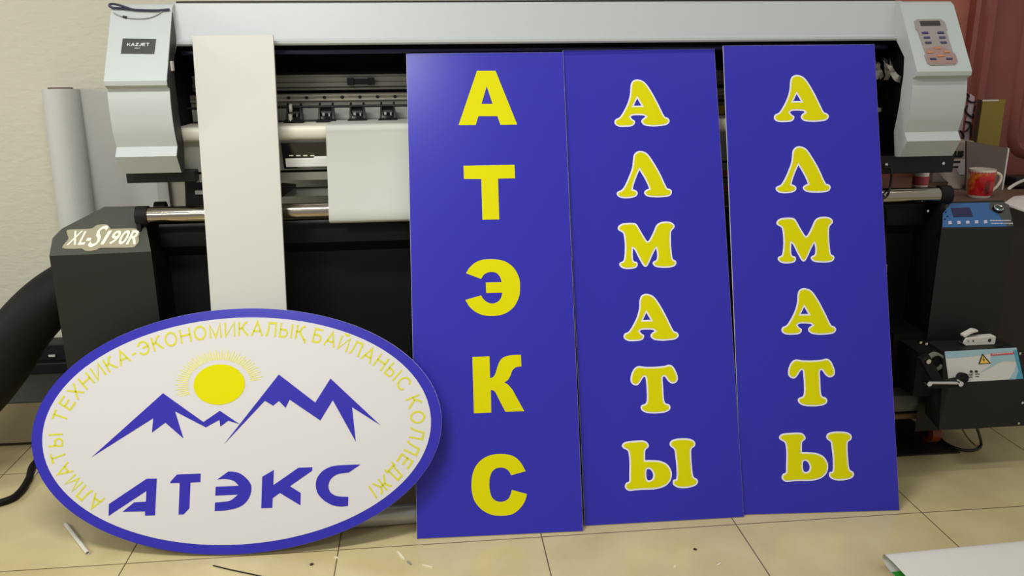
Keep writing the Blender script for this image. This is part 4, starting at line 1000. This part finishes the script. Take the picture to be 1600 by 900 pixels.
b = MB().use('cab'); b.sweep([(x0_+.008, yb+.008, TZ+.028), (x0_+.058, yb+.008, TZ+.040), (x0_+.056, yb+.008, TZ+.045), (x0_+.01, yb+.008, TZ+.034)], (0, .012, 0)); b.box(x0_, x0_+.005, yb+.003, yb+.023, TZ+.010, TZ+.030); b.build('spring_arm', None, stp)
b = MB().use('cab')
for xx, rr_ in ((x0_+.018, .002), (x0_+.035, .0025), (x1_-.022, .006)): b.cyl((xx, yb+.001, TZ+.016), (xx, yb-.001, TZ+.016), rr_, 12)
b.build('rivets', None, stp)
# cables and box under the stand at right
b = MB().use('cable_black')
b.tube([at(1380, 262, 2.74), at(1391, 262, 2.735), at(1393, 275, 2.73), at(1390, 295, 2.665), at(1386, 306, 2.663), at(1378, 313, 2.663), at(1384, 330, 2.70), at(1384, 360, 2.76), at(1384, 400, 2.768)], .0042, 10, 6)
tag(b.build('hanging_cable', None, None, True), 'black cable hanging in front of the steel roller beside the rightmost blue sign', 'cable')
b = MB().use('badge'); q = at(1383, 420, 2.76); b.box(q.x-.002, q.x+.004, 2.755, 2.762, q.z-.003, q.z+.016); b.box(q.x-.001, q.x+.005, 2.755, 2.762, q.z-.022, q.z-.005); b.cyl((q.x+.004, 2.755, q.z-.024), (q.x+.004, 2.762, q.z-.024), .004, 10)
tag(b.build('brass_hook'), 'small brass hook on the black stand panel beside the rightmost sign', 'hook')
b = MB().use('cable_black')
b.tube([onz(1462, 680, .03), onz(1470, 686, .014), onz(1480, 694, .012), onz(1500, 702, .010), onz(1518, 704, .006), onz(1530, 700, .006), onz(1533, 692, .01), at(1529, 676, 2.56), at(1524, 664, 2.53)], .005, 10, 6)
tag(b.build('power_cable', None, None, True), 'black power cable looping on the tiles under the take-up motor box', 'cable')
b = MB().use('brown'); b.tube([at(1500, 664, 2.56), onz(1512, 684, .03), onz(1524, 696, .016)], .003, 8); tag(b.build('brown_cable', None, None, True), 'thin brown cable joining the loop under the take-up motor box', 'cable')
yb_ = onz(1400, 713).y
b = MB().use('darkbrown'); xr2 = onz(1497, 706).x
b.sweep([(.3, yb_, 0), (xr2, yb_-.005, 0), (xr2-.02, 2.75, 0), (xr2-.02, 3.2, 0), (.3, 3.2, 0)], (0, 0, .006)); tag(b.build('floor_board'), 'dark brown board lying flat on the tiles under the right end of the stand', 'board')
bx = thing('wooden_crate', 'dark low crate with a brown wooden rim under the right of the stand', 'crate', (1.2, 2.75, .006))
b = MB().use('darkbrown'); b.box(.3, 1.575, 2.66, 3.0, .0065, .11); b.build('body', None, bx)
q = at(1456, 652, 2.63); zt2 = at(1400, 648, 2.63).z; zb2 = at(1400, 656, 2.63).z
b = MB().use('brown'); b.box(.28, q.x, 2.63, 2.64, zb2, zt2, .004); b.box(.28, 1.575, 2.64, 3.0, zb2, zt2-.002); b.box(.3, 1.57, 2.67, 2.98, .11, zb2); b.build('rim', None, bx)

# white film folded over itself in the near right corner, green side inwards
b = MB()
q_l = onz(1384, 868, .046); q_r = onz(1640, 843, .046)
ax = (Vector((q_r.x, q_r.y, 0))-Vector((q_l.x, q_l.y, 0))).normalized(); nn = Vector((-ax.y, ax.x, 0))
o0 = Vector((q_l.x, q_l.y, 0))
def loc(p): d = Vector((p.x, p.y, 0))-o0; return d.dot(ax), d.dot(nn)
tu, tv = loc(onz(1413, 900, .036)); bu, bv = loc(onz(1399, 901, .003)); cu_, cv_ = loc(onz(1376, 877, .006))
prof = [(-.50, .003, 1), (-.30, .003, 1), (-.15, .003, 1), (-.05, .003, 1), (-.005, .006, 1), (.014, .016, .7), (.018, .028, .5), (.012, .040, .2), (-.002, .046, 0), (-.03, .045, 0), (-.10, .038, 0), (-.2, .030, 0), (-.35, .020, 0), (-.5, .014, 0)]
PP = smooth([Vector((w_, v, z)) for v, z, w_ in prof], 5); n = len(PP); rows_o, rows_i = [], []
for i, p in enumerate(PP):
    t = PP[min(i+1, n-1)]-PP[max(i-1, 0)]; nv = Vector((0, -t.z, t.y)).normalized()*.0009
    lo = cu_ + (bu-cu_)*max(0, (p.y-cv_)/(bv-cv_)); hi = tu*max(0, p.y/tv)
    u = lo*p.x + hi*(1-p.x)
    a = o0+ax*u+nn*p.y+Vector((0, 0, p.z)); c = o0+ax*1.5+nn*p.y+Vector((0, 0, p.z)); k = nn*nv.y+Vector((0, 0, nv.z))
    rows_o.append([a-k, a.lerp(c, .3)-k, c-k]); rows_i.append([a+k, a.lerp(c, .3)+k, c+k])
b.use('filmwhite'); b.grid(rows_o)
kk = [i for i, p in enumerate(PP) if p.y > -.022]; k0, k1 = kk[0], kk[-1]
b.grid(rows_i[k0:k1+1]); b.use('green'); b.grid(rows_i[:k0+1]); b.grid(rows_i[k1:])  # inside of the fold is white to paint the light caught there
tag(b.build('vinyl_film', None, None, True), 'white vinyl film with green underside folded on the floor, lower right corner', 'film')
